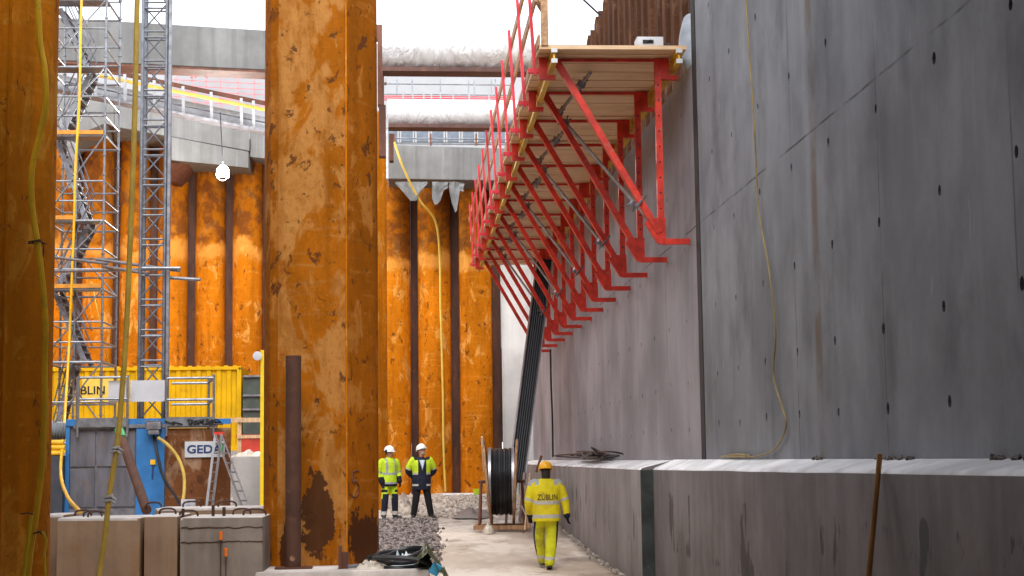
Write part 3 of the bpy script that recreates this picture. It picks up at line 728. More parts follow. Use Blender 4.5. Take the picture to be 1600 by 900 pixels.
# ---- black cable run climbing to the platform
p, q = at(807, 750, 37.6), at(851, 405, 39.3)
t = thing('cable_run', 'steep black cable run with silver edge rails rising under the platform', 'cable run', p)
d = (q-p).normalized(); side = d.cross(Vector((0, 1, 0))).normalized()
if side.x < 0: side = -side
nr = d.cross(side).normalized()
b = MB()
for i in range(7):
    o = side*(-.155+.052*i); b.tube([p+o+nr*.0, p+o+(q-p)*.5+nr*.015*math.sin(i), q+o], .028, 8)
b.beam(p-nr*.03 if nr.y < 0 else p+nr*.03, q-nr*.03 if nr.y < 0 else q+nr*.03, .34, .02, nr); b.build('cables', M['black'], t)
for s_ in (-1, 1):
    b = MB(); o = side*.19*s_; b.beam(p+o, q+o, .035, .09, nr); b.build('edge_rail', M['alu'], t)
b = MB(); b.beam(p+side*.2+Vector((0, 0, .2)), Vector((p.x+.05, p.y-.2, ground_z(37.5))), .06, .06); b.beam(p-side*.2+Vector((0, 0, .2)), Vector((p.x-.25, p.y+.1, ground_z(37.5))), .06, .06); b.build('support_leg', M['alu'], t)
# rope from platform to chain heap
b = MB(); b.tube(spline(pix([(860, 546, 37), (861, 600, 37), (863, 650, 37), (864, 714, 37)], 37)), .022, 6)
tag(b.build('hanging_rope', M['black'], loc=at(860, 546, 37)), 'thin dark rope hanging from platform bracket to the plinth', 'rope')
b = MB(); rr = random.Random(5); pts = []
c0 = Vector((3.62, 33, 1.78))
for i in range(46):
    pts.append(c0+Vector((rr.gauss(0, .13), rr.uniform(-3.2, 3.2), .05+abs(rr.gauss(0, .07)))))
b.tube(spline(pts, 5), .016, 6); tag(b.build('cable_heap', M['black_cable'], loc=c0), 'tangled heap of black cable on the plinth by the yellow-helmeted worker', 'cable heap')
b = MB(); b.beam(at(846, 712, 32), at(838, 738, 32), .05, .05); tag(b.build('steel_bar', M['rust_dark'], loc=at(846, 712, 32)), 'short dark bar leaning on the plinth behind the yellow helmet', 'bar')
t = thing('tool_bundle', 'bundle of shovels and rods leaning behind the yellow worker', 'tools', gp(822, 34))
for i, (x0, y0, x1, y1, m_) in enumerate(((828, 740, 820, 828, 'pine'), (820, 760, 826, 826, 'wood'), (832, 768, 818, 832, 'rust_dark'), (815, 790, 832, 828, 'alu'))):
    b = MB(); b.tube([at(x0, y0, 34.4), at(x1, y1, 33.4)], .018, 6); b.build('handle', M[m_], t)

# ---- things along the near wall
b = MB(); b.tube(spline([Vector((XW-.025, 2500*XW/(x-VPX)*1.0, 0)) for x in ()] or [Vector((XW-.03, p[0], p[1])) for p in ((18.05, 9.4), (17.9, 8.0), (17.75, 7.1), (17.5, 5.6), (17.4, 4.6), (17.0, 3.9), (16.75, 3.2), (16.9, 2.7), (16.55, 2.35), (16.4, 2.15), (16.9, 1.93), (17.8, 1.845), (18.8, 1.84), (19.6, 1.845), (18.9, 1.86), (18.2, 1.85), (19.0, 1.87), (20, 1.84))]), .010, 8)
tag(b.build('hose', worn('dusty_thin_hose', (.30, .225, .085), .25, .6), loc=(XW-.03, 17.5, 5)), 'thin yellow hose hanging down the dark wall and lying on the plinth', 'hose')
pt, pb = Vector((3.56, 12.05, 1.83)), Vector((3.30, 12.0, .0))
b = MB(); b.tube([pt+Vector((0.0, 0, .02)), pb], [.021, .023], 10)
tag(b.build('wooden_pole', M['pole'], loc=pb), 'brown wooden pole leaning against the near plinth', 'pole')
b = MB()
for i in range(60):
    y = rnd.choice([rnd.gauss(15.1, .12), rnd.uniform(12.2, 13.3), rnd.uniform(9.5, 10.8)]); r = rnd.uniform(.008, .02)
    m = Matrix.Translation((XW-.03, y, 1.815)) @ Euler((rnd.random()*6, rnd.random()*6, 0)).to_matrix().to_4x4() @ Matrix.Diagonal((r, r*2, r, 1)); b.stone(m)
struct(b.build('mortar_crumbs', M['stone']), 'stuff')

# ================================================================== WORK PLATFORM
NB = 12; Y0 = 21.85; DY = 2.046; XO = 1.80; XI = 3.84; ZD = 7.45
t = thing('work_platform', 'long wooden work platform on red steel brackets hung on the right wall', 'platform', (XW, Y0, 4.85))
PLAT = t
def bracket(y):
    b = MB(); b.beam((1.9, y, ZD-.03), (3.6, y, ZD-.03), .05, .036); br = b.build('bracket', M['red'], t)
    b = MB(); b.bx(3.455, 3.545, y-.04, y+.04, 4.95, ZD-.012); b.build('post', M['red'], br)
    b = MB()
    for z in [5.3+.22*i for i in range(9)]: b.lathe([(0, -.001), (.014, -.001), (.014, .001), (0, .001)], 8, Matrix.Translation((3.5, y-.042, z)) @ Matrix.Rotation(R(90), 4, 'X'))
    b.build('bolt_holes', M['ink'], br)
    b = MB(); b.beam((2.08, y-.0, ZD-.06), (3.47, y, 4.96), .085, .12, (0, 1, 0)); b.build('diagonal', M['red'], br)
    b = MB(); b.prism([(3.33, y-.05, 5.17), (3.56, y-.05, 5.17), (3.56, y-.05, 4.86), (3.50, y-.05, 4.80), (3.44, y-.05, 4.82), (3.27, y-.05, 5.1)], (0, .1, 0)); b.build('gusset', M['red'], br)
    for dx, dz in ((3.37, 5.12), (3.5, 5.08), (3.47, 4.97), (3.5, 4.86)):
        b = MB(); b.lathe([(0, -.03), (.022, -.03), (.022, 0)], 6, Matrix.Translation((dx, y-.05, dz)) @ Matrix.Rotation(R(90), 4, 'X')); b.build('bolt', M['steel_dark'], br)
    b = MB(); b.bx(3.5, XW-.002, y-.045, y+.045, 4.80, 4.875); b.build('foot', M['red'], br)
    for x in (1.88, 3.60):
        b = MB(); b.bx(x-.06, x+.06, y-.045, y+.045, 7.14, ZD-.009); b.bx(x+.06, x+.17, y-.045, y+.045, 7.14, 7.20); b.build('hook', M['red'], br)
    b = MB(); b.beam((XO-.03, y+.06, 7.22), (XO-.13, y+.06, 8.98), .045, .05, (0, 1, 0)); b.bx(XO-.13, XO+.06, y+.03, y+.1, 7.25, 7.31); b.build('guard_post', M['pink_red'], br)
    return br
for i in range(NB): bracket(Y0+.12+DY*i)
y = Y0-.35
for i in range(NB):
    L = DY-.02; b = MB(); k = 8; wd = L/k
    for j in range(k):
        yy = y+.01+wd*j; dz = .006*random.uniform(-1, 1)+(.012 if j in (0,) else 0)
        b.bx(XO-.02*random.random(), XI-(.03 if i else 0), yy, yy+wd-.006-(.0 if j < k-1 else .018), ZD+dz, ZD+.055+dz)
    b.build('deck_panel', M['deck'], t); y += DY
for x in (1.99, 3.72):
    for i in range(4):
        ya = Y0-.42+6.2*i+(.05 if i else 0); yb = min(ya+6.1, Y0+24.2)
        b = MB(); b.bx(x-.035, x+.035, ya, yb, 7.25, 7.30); b.bx(x-.035, x+.035, ya, yb, 7.395, 7.442); b.bx(x-.013, x+.013, ya, yb, 7.30, 7.395); bb = b.build('beam', M['yellow_beam'], t)
        if i == 0:
            b = MB(); b.box((x, ya-.012, 7.275), (.085, .03, .06)); b.box((x, ya-.012, 7.42), (.085, .03, .06)); b.build('end_cap', M['white_cap'], bb)
for i, (z, x) in enumerate(((7.60, XO-.02), (8.22, XO-.055), (8.80, XO-.09))):
    b = MB(); b.bx(x+.0, x+.03, Y0-.3, Y0+24.4, z-.075, z+.075); b.build('rail_board', M['board'], t)
b = MB(); b.bx(XO+.02, XO+.12, Y0-.36, Y0-.31, ZD+.06, 9.1); b.build('end_post', M['board'], t)
b = MB(); b.beam((XO+.1, Y0-.3, ZD+.5), (XO-.1, Y0+1.2, ZD+1.5), .03, .12); b.build('end_brace', M['board'], t)
def tube_run(p, q, couplers):
    b = MB(); b.tube([p, q], .027, 8); o = b.build('brace_tube', M['tube_brown'], t)
    for f in couplers:
        b = MB(); c = Vector(p).lerp(Vector(q), f); b.box(c, (.10, .12, .09), Euler((.5, .3, .2)).to_matrix()); b.tube([c+Vector((-.12, -.05, -.04)), c+Vector((.10, .06, .07))], .013, 6); b.tube([c+Vector((-.02, .05, -.12)), c+Vector((.04, -.05, .10))], .013, 6)
        b.build('coupler', M['steel_dark'], o)
for i in range(5):
    ya = Y0+.1+DY*(2*i); yb = ya+DY*2
    if yb > Y0+23.5: yb = Y0+22.6
    tube_run((2.55, ya+.05, 7.25), (2.30, ya+1.2+1.2, 7.16), (.25, .95))
    tube_run((2.35, ya+2.2, 7.05), (3.32, ya+.3, 5.25), (.04, .88))
    b = MB(); b.tube([(3.12, ya-.25, 5.28), (3.30, ya+.12, 5.50)], .022, 8); b.build('brace_tube', M['steel'], t)
# things on the platform
c = Vector((3.36, Y0-.05, ZD+.06)); tb = thing('tool_case', 'light grey metal case standing on the wooden platform', 'case', c)
b = MB(); b.box(c+Vector((0, 0, .09)), (.37, .28, .17), None, .012); b.build('case_body', M['plastic_grey'] if False else M['white_sign'], tb)
b = MB(); b.box(c+Vector((-.03, -.146, .10)), (.15, .012, .05)); b.tube([c+Vector((-.08, -.15, .08)), c+Vector((0, -.165, .12)), c+Vector((.03, -.15, .08))], .01, 6); b.build('socket_panel', M['ink'], tb)
b = MB(); b.box(c+Vector((-.155, -.147, .03)), (.03, .01, .02)); b.box(c+Vector((.155, -.147, .03)), (.03, .01, .02)); b.build('corner_feet', M['steel_dark'], tb)
b = MB(); b.tube(spline([c+Vector((.18, -.05, .03)), c+Vector((.26, -.08, .08)), c+Vector((.3, 0, .02)), c+Vector((.4, .1, .05)), c+Vector((.34, .3, .02))]), .018, 6); tag(b.build('cable_loop', M['black'], loc=c), 'black cable loop beside the grey case on the platform', 'cable')
heap('cap', 'small dark blue cap lying on the platform near its outer corner', 'cap', Vector((2.02, Y0-.1, ZD+.06)), .08, .08, .09, M['navy'], 3, rough=.3)
# grey plastic duct at wall top
b = MB(); b.tube(spline([(4.2, 21.6, 6.6), (4.05, 21.9, 7.2), (4.0, 22.3, 7.7), (4.15, 22.8, 8.2), (4.3, 23.6, 8.35)]), .13, 14)
tag(b.build('grey_hose', M['plastic_grey'], loc=(4.2, 21.6, 6.6)), 'thick grey hose bending over the wall top beside the platform', 'hose')
b = MB(); b.tube([at(880, -30, 30), at(938, 24, 30)], .02, 6); tag(b.build('wire', M['ink'], loc=at(938, 24, 30)), 'dark slanting wire in the sky above the platform', 'wire')

# ================================================================== BLOCKS AND FOREGROUND LEFT
def cblock(name, label, x0, x1, y0, y1, z1, loops, mat='con_block', step=None):
    t = thing(name, label, 'concrete block', ((x0+x1)/2, (y0+y1)/2, 0)); b = MB()
    b.bx(x0, x1, y0, y1, -.05, z1, .035)
    for v in b.bm.verts: v.co += Vector((noise.noise(v.co*3), noise.noise(v.co*3+Vector((5, 0, 0))), noise.noise(v.co*3+Vector((9, 0, 0)))))*.012
    for f in b.bm.faces:
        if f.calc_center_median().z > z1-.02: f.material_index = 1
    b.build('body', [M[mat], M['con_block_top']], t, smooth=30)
    for (lx, ly, wd, h, a) in loops:
        b = MB(); d = Vector((math.cos(a), math.sin(a), 0))*wd
        c = Vector((lx, ly, z1-.03)); b.tube(spline([c-d, c-d*.95+Vector((0, 0, h*.75)), c-d*.45+Vector((0, 0, h)), c+d*.45+Vector((0, 0, h)), c+d*.95+Vector((0, 0, h*.7)), c+d]), .013, 6); b.build('lifting_loop', M['rebar'], t)
    return t
yb = 20.0
X = lambda px: at(px, 830, yb).x
zt = at(250, 808, yb).z
lp = lambda px, dy, w_=.11, h=.1, a=.2: (at(px, 800, yb+dy).x, yb+dy, w_, h, a)
cblock('concrete_block', 'brown stained concrete block with lifting loops below the thick yellow hose', X(88), X(219), yb, yb+1.1, zt, [lp(145, .5), lp(152, .25), lp(130, .9, .1)])
cblock('concrete_block', 'narrow concrete block between the two wider ones', X(224), X(277), yb+.03, yb+1.3, zt+.01, [lp(262, .8, .1)])
tb = cblock('concrete_block', 'cracked grey concrete block beside the big column holding two orange capped pins', X(281), X(411), yb-.04, yb+1.2, zt-.01, [lp(295, .4), lp(378, .9), lp(398, .6, .14)], 'con_block_grey')
b = MB()
for z0_, amp in ((zt-.135, .02), (zt-.31, .012)):
    b.tube([(X(284)+(X(412)-X(284))*k_/30, yb-.041+.006*noise.noise((k_*.9, 1, z0_)), z0_+amp*noise.noise((k_*.55, z0_*7, 2))+.012*noise.noise((k_*1.9, 4, z0_))) for k_ in range(31)], .008, 5)
b.build('crack', M['rebar'], tb)
cblock('concrete_block', 'dark concrete block half hidden at the left behind the near pile', X(40), X(84), yb+.5, yb+1.5, zt+.03, [])
cblock('concrete_block', 'pale long concrete block behind the front row under the leaning brown pipe', X(195)+.1, X(420), yb+1.6, yb+2.6, zt+.06, [lp(240, 2.0, .1), lp(300, 2.2, .12), lp(355, 2.0, .12)])
for px, h in ((333, .13), (350, .10), (286, .09)):
    b = MB(); p = at(px, 800, yb+.35); b.tube([(p.x, yb+.35, zt-.03), (p.x, yb+.35, zt+h)], .02, 8); b.build('steel_stub', M['rebar'], tb)
for i, (px, py) in enumerate(((345, 842), (353, 868))):
    p = at(px, py, yb-.12); tt = thing('capped_pin', ['upper orange capped steel pin in front of the cracked block', 'lower orange capped steel pin in front of the cracked block'][i], 'pin', (p.x, yb-.12, 0), 0, 'orange capped pins')
    b = MB(); b.tube([(p.x, yb-.12, 0), (p.x, yb-.12, p.z+.02)], .007, 6); b.build('rod', M['rebar'], tt)
    b = MB(); b.lathe([(0, .0), (.02, 0), (.024, .03), (.018, .05), (.026, .075), (.024, .10), (0, .10)], 10, Matrix.Translation((p.x, yb-.12, p.z-.01))); b.build('cap', M['orange'], tt)
# base block of the column
zb = .52; bx0, bx1 = at(398, 885, 19.9).x, at(672, 885, 19.9).x
tb = cblock('concrete_block', 'broad pale concrete base block under the large middle pile', bx0, bx1, 19.9, 23.2, zb, [], 'con_block_top')
b = MB(); x0 = at(458, 860, 20.45).x; b.lathe([(0, zb), (.098, zb), (.098, at(458, 556, 20.45).z), (.085, at(458, 556, 20.45).z), (.085, zb+.5)], 24, Matrix.Translation((x0, 20.45, 0)))
tp = thing('steel_pipe', 'dark brown upright steel pipe in front of the large middle pile', 'pipe', (x0, 20.45, zb))
b.build('tube', M['rust_pipe'], tp)
b = MB(); b.bx(x0-.22, x0+.24, 20.3, 20.6, zb+.002, zb+.02); b.build('base_plate', M['rust_dark'], tp)
b = MB(); b.lathe([(0, -.02), (.035, -.02), (.035, 0), (0, 0)], 12, Matrix.Translation((x0, 20.352, zb+.13)) @ Matrix.Rotation(R(90), 4, 'X')); b.build('plug', M['rust_reflection_plate'], tp)
b = MB(); p = at(538, 868, 20.3); b.bx(p.x-.05, p.x+.05, 20.25, 20.36, zb, zb+.2); b.bx(p.x-.07, p.x-.03, 20.2, 20.3, zb, zb+.28); tag(b.build('steel_lug', M['rust_dark'], loc=(p.x, 20.3, zb)), 'small rusty steel lug on the base block right of the upright pipe', 'lug')
# hose coil, tarp, straps on block edge
cx = at(622, 872, 20.6).x
b = MB()
for k in range(4):
    a0 = rnd.random()*6
    pts = [(cx+.03*k+(.40-.045*k)*math.cos(a), 20.62+(.5-.03*k)*math.sin(a), zb+.05+.03*k+(.05+.035*(k % 2))*math.sin(a+.5*k-.4)+.012*math.sin(2*a+a0)) for a in [2*math.pi*j/32 for j in range(33)]]
    b.tube(pts, .03, 8)
b.tube(spline([(cx-.3, 20.12, zb+.14), (cx+.05, 20.05, zb+.13), (cx+.3, 20.05, zb+.09), (cx+.46, 20.0, zb+.0)]), .032, 8)
tag(b.build('hose_coil', M['black'], loc=(cx, 20.6, zb)), 'loose coil of flat black hose on the base block edge', 'hose coil')
b = MB(); n = 20; m = 14; G = {}
for i in range(n+1):
    for j in range(m+1):
        u, v = i/n, j/m
        x = cx+.24+u*.62; yy = 19.78+v*1.3+.1*noise.noise((u*3, v*2, 1)); drop = max(0, u-.2)
        z = zb+.22*math.sin(min(1, .2+u*3)*1.57)+.06*noise.noise((u*5, v*4, 2))+.07*noise.noise((u*10, v*8, 3))-drop*.78+.05*math.sin(v*3.1)
        G[i, j] = b.bm.verts.new((x-.12*drop, yy, max(z, .02)))
for i in range(n):
    for j in range(m): b._f([G[i, j], G[i+1, j], G[i+1, j+1], G[i, j+1]])
bmesh.ops.solidify(b.bm, geom=b.bm.faces[:], thickness=.012)
tag(b.build('tarpaulin', M['tarp_green'], loc=(cx+.5, 20.5, zb), smooth=60), 'crumpled olive green tarpaulin draped over the base block corner', 'tarpaulin')
b = MB(); b.box((cx+.46, 19.84, zb+.0), (.12, .03, .14), Euler((.3, .5, 0)).to_matrix()); tag(b.build('tape_roll', M['strap_blue'], loc=(cx+.46, 19.84, zb)), 'bright blue strap end by the olive tarpaulin', 'strap')
heap('cement_bag', 'torn pale cement bag beside the black hose coil', 'bag', Vector((cx-.35, 20.25, zb)), .24, .22, .1, M['bag'], 6, rough=.9)
heap('film_scrap', 'crumpled pale film inside the black hose coil', 'litter', Vector((cx+.05, 20.8, zb)), .2, .25, .16, M['paper'], 8, rough=1)
b = MB(); b.tube([(cx-.62, 20.15, zb+.03), (cx-.25, 20.3, zb+.05)], .022, 8); tag(b.build('steel_bar', M['steel_dark'], loc=(cx-.6, 20.15, zb)), 'short grey bar lying on the base block', 'bar')

# ---- hoses and poles
def hose(name, label, pts, Y, r, mat, k=8, ties=None, cat='hose'):
    P = spline(pix(pts, Y), k)
    if not ties: 
        b = MB(); b.tube(P, r, 10); return tag(b.build(name, M[mat], loc=P[0]), label, cat)
    t = thing(name, label, cat, P[-1]); b = MB(); b.tube(P, r, 10); b.build('tube', M[mat], t)
    for (px, py, Y_, w_, m_) in ties:
        c = at(px, py, Y_); b = MB()
        b.tube([c+Vector((r*1.25*math.cos(a), r*1.25*math.sin(a), .01*math.cos(a))) for a in [2*math.pi*j/16 for j in range(17)]], w_, 6); b.tube([c+Vector((r, -.02, 0)), c+Vector((r+.06, -.06, -.03))], w_, 5); b.build('tie', M[m_], t)
    return t
hose('hose', 'thick yellow hose tied to the dark near pile at the left edge', [(58, -30), (60, 20), (63, 70), (70, 110), (71, 165), (62, 210), (50, 265), (50, 320), (57, 370), (64, 420), (71, 500), (70, 560), (69, 640), (66, 720), (57, 800), (48, 860), (42, 920)], yn-.12, .024, 'hose', 8, [(57, 377, yn-.12, .006, 'rebar'), (58, 832, yn-.12, .006, 'rebar')])
hose('hose', 'thick yellow hose hanging free in front of the lattice mast with grey tape', [(215, -30), (213, 60), (211, 160), (208, 260), (204, 360), (200, 460), (196, 540), (190, 620), (184, 690), (176, 740), (170, 780), (165, 830), (158, 880), (150, 930)], 17.5, .030, 'hose_dim', 8, [(181, 700, 17.5, .012, 'tape'), (179, 705, 17.5, .012, 'tape'), (170, 776, 17.5, .014, 'tape'), (169, 782, 17.5, .014, 'tape')])
hose('hose', 'slim yellow hose running down the stair tower and looping onto the blocks', [(128, -20, 38), (126, 60, 38), (124, 160, 38), (118, 260, 38), (116, 340, 38), (112, 440, 38), (108, 540, 38), (102, 640, 37), (98, 690, 34), (95, 740, 31), (105, 775, 27), (125, 800, 22.5)], 38, .03, 'hose')
hose('hose', 'short yellow cable curving down beside the blue cabinet door', [(247, 684, 33.2), (262, 695, 33.1), (278, 715, 33), (287, 740, 32.8), (288, 765, 32.6), (286, 782, 32.4)], 33, .035, 'hose_dim')
hose('cable', 'black cable curving down the blue cabinet door', [(240, 680, 33.4), (246, 710, 33.2), (255, 745, 33.1), (272, 772, 33), (283, 792, 32.5)], 33, .03, 'black', cat='cable')
hose('cable', 'thin pale yellow cable hanging down the far orange piles', [(616, 222, 49.4), (630, 262, 49.5), (655, 312, 50), (680, 345, 50.6), (687, 400, 51.2), (688, 470, 51.3), (690, 540, 51.3), (692, 620, 51.3), (693, 700, 51.3), (696, 768, 51.2)], 50, .036, 'cable_pale', cat='cable')
hose('cable', 'thin pale cord slanting from the stair tower to the yellow container', [(143, 440, 46), (155, 500, 46), (168, 560, 47), (176, 575, 48)], 46, .02, 'cable_pale', cat='cord')
b = MB(); b.tube([at(49, 805, 12.2), at(33, 930, 12.2)], .014, 8); tag(b.build('yellow_pole', M['pole_yellow'], loc=at(33, 930, 12.2)), 'bright yellow rod at the foot of the near left pile', 'rod')
hose('rod', 'short curved yellow rod right of the bright one at lower left', [(66, 830), (72, 845), (69, 870), (73, 925)], 12.3, .010, 'pole_yellow', cat='rod')
b = MB(); b.tube(spline(pix([(44, 378), (60, 376), (68, 384), (67, 402)], yn-.05)), .006, 6); b.tube(spline(pix([(32, 803), (48, 802), (53, 810)], yn-.05)), .006, 6); b.tube(spline(pix([(44, 380), (58, 380)], yn-.05)), .006, 6)
tag(b.build('wire_hook', M['rebar'], loc=at(60, 380, yn)), 'bent rebar hooks holding the hose on the near left pile', 'hook')
b = MB(); b.tube([at(187, 676, 30.5), at(229, 797, 27.5)], .085, 14); tp = thing('steel_pipe', 'dark brown pipe leaning in front of the blue cabinet', 'pipe', at(229, 800, 27.5)); b.build('tube', M['rust_pipe'], tp)
b = MB(); b.tube([at(186.2, 673, 30.52), at(191, 686, 30.2)], .089, 14); b.build('green_end', M['green'], tp)

# ================================================================== HOIST
YH = 34.0; ZS = .80
P = lambda px, py, dy=0: at(px, py, YH+dy)
t = thing('material_hoist', 'blue based material hoist with tall lattice mast and railed platform', 'hoist', (P(240, 790).x, YH, ZS))
m0, m1 = P(217, 500).x, P(255, 500).x; mw = m1-m0; ym0, ym1 = YH+.1, YH+.1+mw*.9
b = MB()
for x, y in ((m0, ym0), (m1, ym0), (m0, ym1), (m1, ym1)): b.tube([(x, y, ZS), (x, y, 13.5)], .038, 10)
z = ZS+.5; k = 0; hstep = .645
while z < 13.4:
    for zz in (z, z+.13):
        b.tube([(m0, ym0, zz), (m1, ym0, zz)], .022, 6)
    b.tube([(m0, ym1, z+.06), (m1, ym1, z+.06)], .02, 6); b.tube([(m0, ym0, z+.06), (m0, ym1, z+.06)], .02, 6); b.tube([(m1, ym0, z+.06), (m1, ym1, z+.06)], .02, 6)
    for (xa, xb, yy) in ((m0, m1, ym0), (m1, m0, ym1)): b.tube([(xa, yy, z+.16), (xb, yy, z+hstep+.1)], .018, 6); 
    z += hstep
b.build('mast', M['mast'], t)
b = MB()
for xx in (m1+.08,): b.bx(xx-.03, xx+.03, ym0-.05, ym0+.06, ZS, 13.5)
b.build('rack', M['steel_dark'], t)
zT = P(240, 655).z; zR = P(240, 590).z
# enclosure
b = MB(); b.bx(P(112, 700).x, P(118, 700).x, YH-.6, YH-.5, ZS, zT-.05); b.bx(P(112, 700).x, P(265, 700).x, YH-.62, YH-.5, zT-.14, zT); b.bx(P(150, 700).x+.12, P(365, 700).x, YH-.61, YH-.5, zT-.13, zT-.02); b.build('enclosure_frame', M['blue'], t)
for (xa, xb, ya, yb_) in ((119, 157, 674, 728), (160, 219, 674, 728), (119, 157, 731, 790), (160, 219, 731, 790)):
    b = MB(); b.bx(P(xa, 700).x, P(xb, 700).x, YH-.57, YH-.53, P(200, yb_).z, P(200, ya).z); b.build('mesh_panel', M['grey_panel'], t)
b = MB(); b.bx(P(118, 700).x, P(222, 700).x, YH-.535, YH-.52, ZS, zT-.05); b.build('inner_sheet', M['steel_dark'], t)
b = MB(); b.bx(P(221, 700).x, P(264, 700).x, YH-.63, YH-.5, ZS, zT-.14); dr = b.build('door', M['blue'], t)
c = P(239, 722, -.65); b = MB(); b.box(c, (.10, .03, .10)); b.build('lock', M['hose'], dr)
b = MB(); b.beam(c+Vector((0, 0, -.06)), c+Vector((-.01, 0, -.33)), .03, .02); b.build('lock_tag', M['navy'], dr)
b = MB(); b.bx(P(265.5, 700).x, P(365, 700).x, YH-.60, YH-.52, ZS, P(300, 670).z); rp = b.build('brown_reflection_panel', M['rust_reflection_plate'], t)  # brown reflections on the panel put into a rust colour
# maker's sign
s0, s1 = P(289, 690, -.62), P(351, 714, -.62)
b = MB(); b.bx(s0.x, s1.x, YH-.64, YH-.61, s1.z, s0.z); sg = b.build('sign', M['white_sign'], t)
me = text_mesh('GEDA', .165, .004, .035); wdt = max(v.co.x for v in me.vertices)*2
me.transform(Matrix.Translation(((s0.x+s1.x)/2, YH-.643, (s0.z+s1.z)/2-.075)) @ Matrix.Rotation(R(90), 4, 'X') @ Matrix.Diagonal(((s1.x-s0.x)*.88/wdt, 1, 1, 1)))
mkobj('lettering', me, M['navy'], sg, smooth=0)
# platform with railing
xa, xb = P(122, 640).x, P(340, 640).x; zf = P(200, 668).z
b = MB(); b.bx(xa+.05, xb, YH-.65, YH+.05, zf-.02, zf+.05); b.bx(P(130, 650).x, P(208, 650).x, YH-.68, YH-.63, zf, P(200, 654).z); b.bx(P(266, 650).x, P(340, 650).x, YH-.68, YH-.63, zf, P(200, 654).z); b.build('platform', M['steel'], t)
def tr(pts, r=.026): 
    b = MB()
    for p_, q_ in zip(pts, pts[1:]): b.tube([p_, q_], r, 8)
    return b
for yy in (592, 625):
    z = P(200, yy).z
    tr([(xa, YH-.1, z-.05), (xa+.17, YH-.66, z), (P(208, 600).x, YH-.66, z)]).build('guard_rail', M['steel'], t)
    tr([(P(268, 600).x, YH-.66, z-.03), (xb, YH-.66, z-.03), (xb-.2, YH+.05, z-.1), (P(268, 600).x, YH+.05, z-.1)]).build('guard_rail', M['steel'], t)
for xx, dy in ((122, -.1), (132, -.66), (208, -.66), (268, -.66), (340, -.66), (326, 0)):
    x = P(xx, 620).x; b = MB(); b.tube([(x, YH+dy, zf-.2), (x, YH+dy, zR+.02)], .028, 8); b.build('guard_post', M['steel'], t)
b = MB(); b.bx(P(178, 600).x, P(208, 600).x, YH-.60, YH-.58, P(200, 630).z, P(200, 597).z); b.bx(P(209, 600).x, P(262, 600).x, YH-.4, YH-.38, P(200, 629).z, P(200, 596).z); b.build('grey_board', M['white_sign'], t)
c = P(241, 665, -.75); b = MB(); b.box(c, (.3, .25, .16), None, .02); b.box(c+Vector((0, 0, -.13)), (.22, .2, .1), None, .02); b.build('drive_unit', M['steel_dark'], t)
b = MB(); b.box(c+Vector((.05, -.13, .02)), (.08, .01, .05)); b.box(c+Vector((-.03, -.0, .09)), (.3, .26, .02)); b.build('drive_cover', M['steel'], t)
b = MB(); 
rr = random.Random(2)
for i in range(16):
    p = P(rr.uniform(270, 335), 663, -.7); b.tube(spline([p, p+Vector((rr.uniform(-.2, .2), 0, rr.uniform(0, .14))), p+Vector((rr.uniform(-.3, .3), .1, 0))]), .016, 5)
b.build('cable_loops', M['black'], t)
# mast ties
def tie(x0, y0, x1, y1, dY0, dY1): 
    b = MB(); b.tube([P(x0, y0, dY0), P(x1, y1, dY1)], .035, 8); b.build('mast_tie', M['steel'], t)
tie(84, 402, 168, 412, 3.5, 2); tie(150, 405, 280, 423, 2, .3); tie(84, 424, 278, 420, 3, .3); tie(160, 416, 232, 428, 2, 0); tie(264, 434, 313, 437, .3, .2); tie(222, 419, 282, 419, -.1, -.1)

# ---- aluminium ladder
A0 = Vector((P(350, 680).x, YH-.95, P(350, 680).z))
t = thing('step_ladder', 'aluminium folding ladder standing in front of the white sign', 'ladder', (A0.x, YH-1, .9))
for (xa, xb, dy) in ((322, 386, -1.4), (330, 393, -1.1)):
    pass
def ladder_leg(px0, px1, dy0, dy1):
    f0 = at(px0, 797, YH+dy0); f1 = at(px1, 797, YH+dy1)
    b = MB(); b.beam(A0+Vector((-.05, dy0*.1, 0)), f0, .05, .03); b.beam(A0+Vector((.07, dy1*.1, 0)), f1, .05, .03)
    for k in range(1, 8):
        f = k/8; b.beam((A0+Vector((-.05, 0, 0))).lerp(f0, f), (A0+Vector((.07, 0, 0))).lerp(f1, f), .035, .03)
    b.build('ladder_section', M['alu'], t)
ladder_leg(322, 331, -1.3, -1.0); ladder_leg(380, 391, -1.3, -1.0)
b = MB(); b.box(A0+Vector((.01, 0, .02)), (.2, .14, .06)); b.build('hinge_cap', M['red'], t)
b = MB(); b.box(A0+Vector((.09, -.02, -.3)), (.03, .05, .2)); b.build('label_strip', M['green'], t)
c = at(294, 789, 30.5); t = thing('floodlight', 'small square floodlight lying face up beside the ladder foot', 'floodlight', c)
b = MB(); b.box(c, (.27, .1, .2), Euler((R(-20), 0, R(10))).to_matrix(), .015); b.build('housing', M['steel_dark'], t)
b = MB(); b.box(c+Vector((-.005, -.056, -.02)), (.2, .01, .14), Euler((R(-20), 0, R(10))).to_matrix()); b.build('glass', M['plastic_grey'], t)

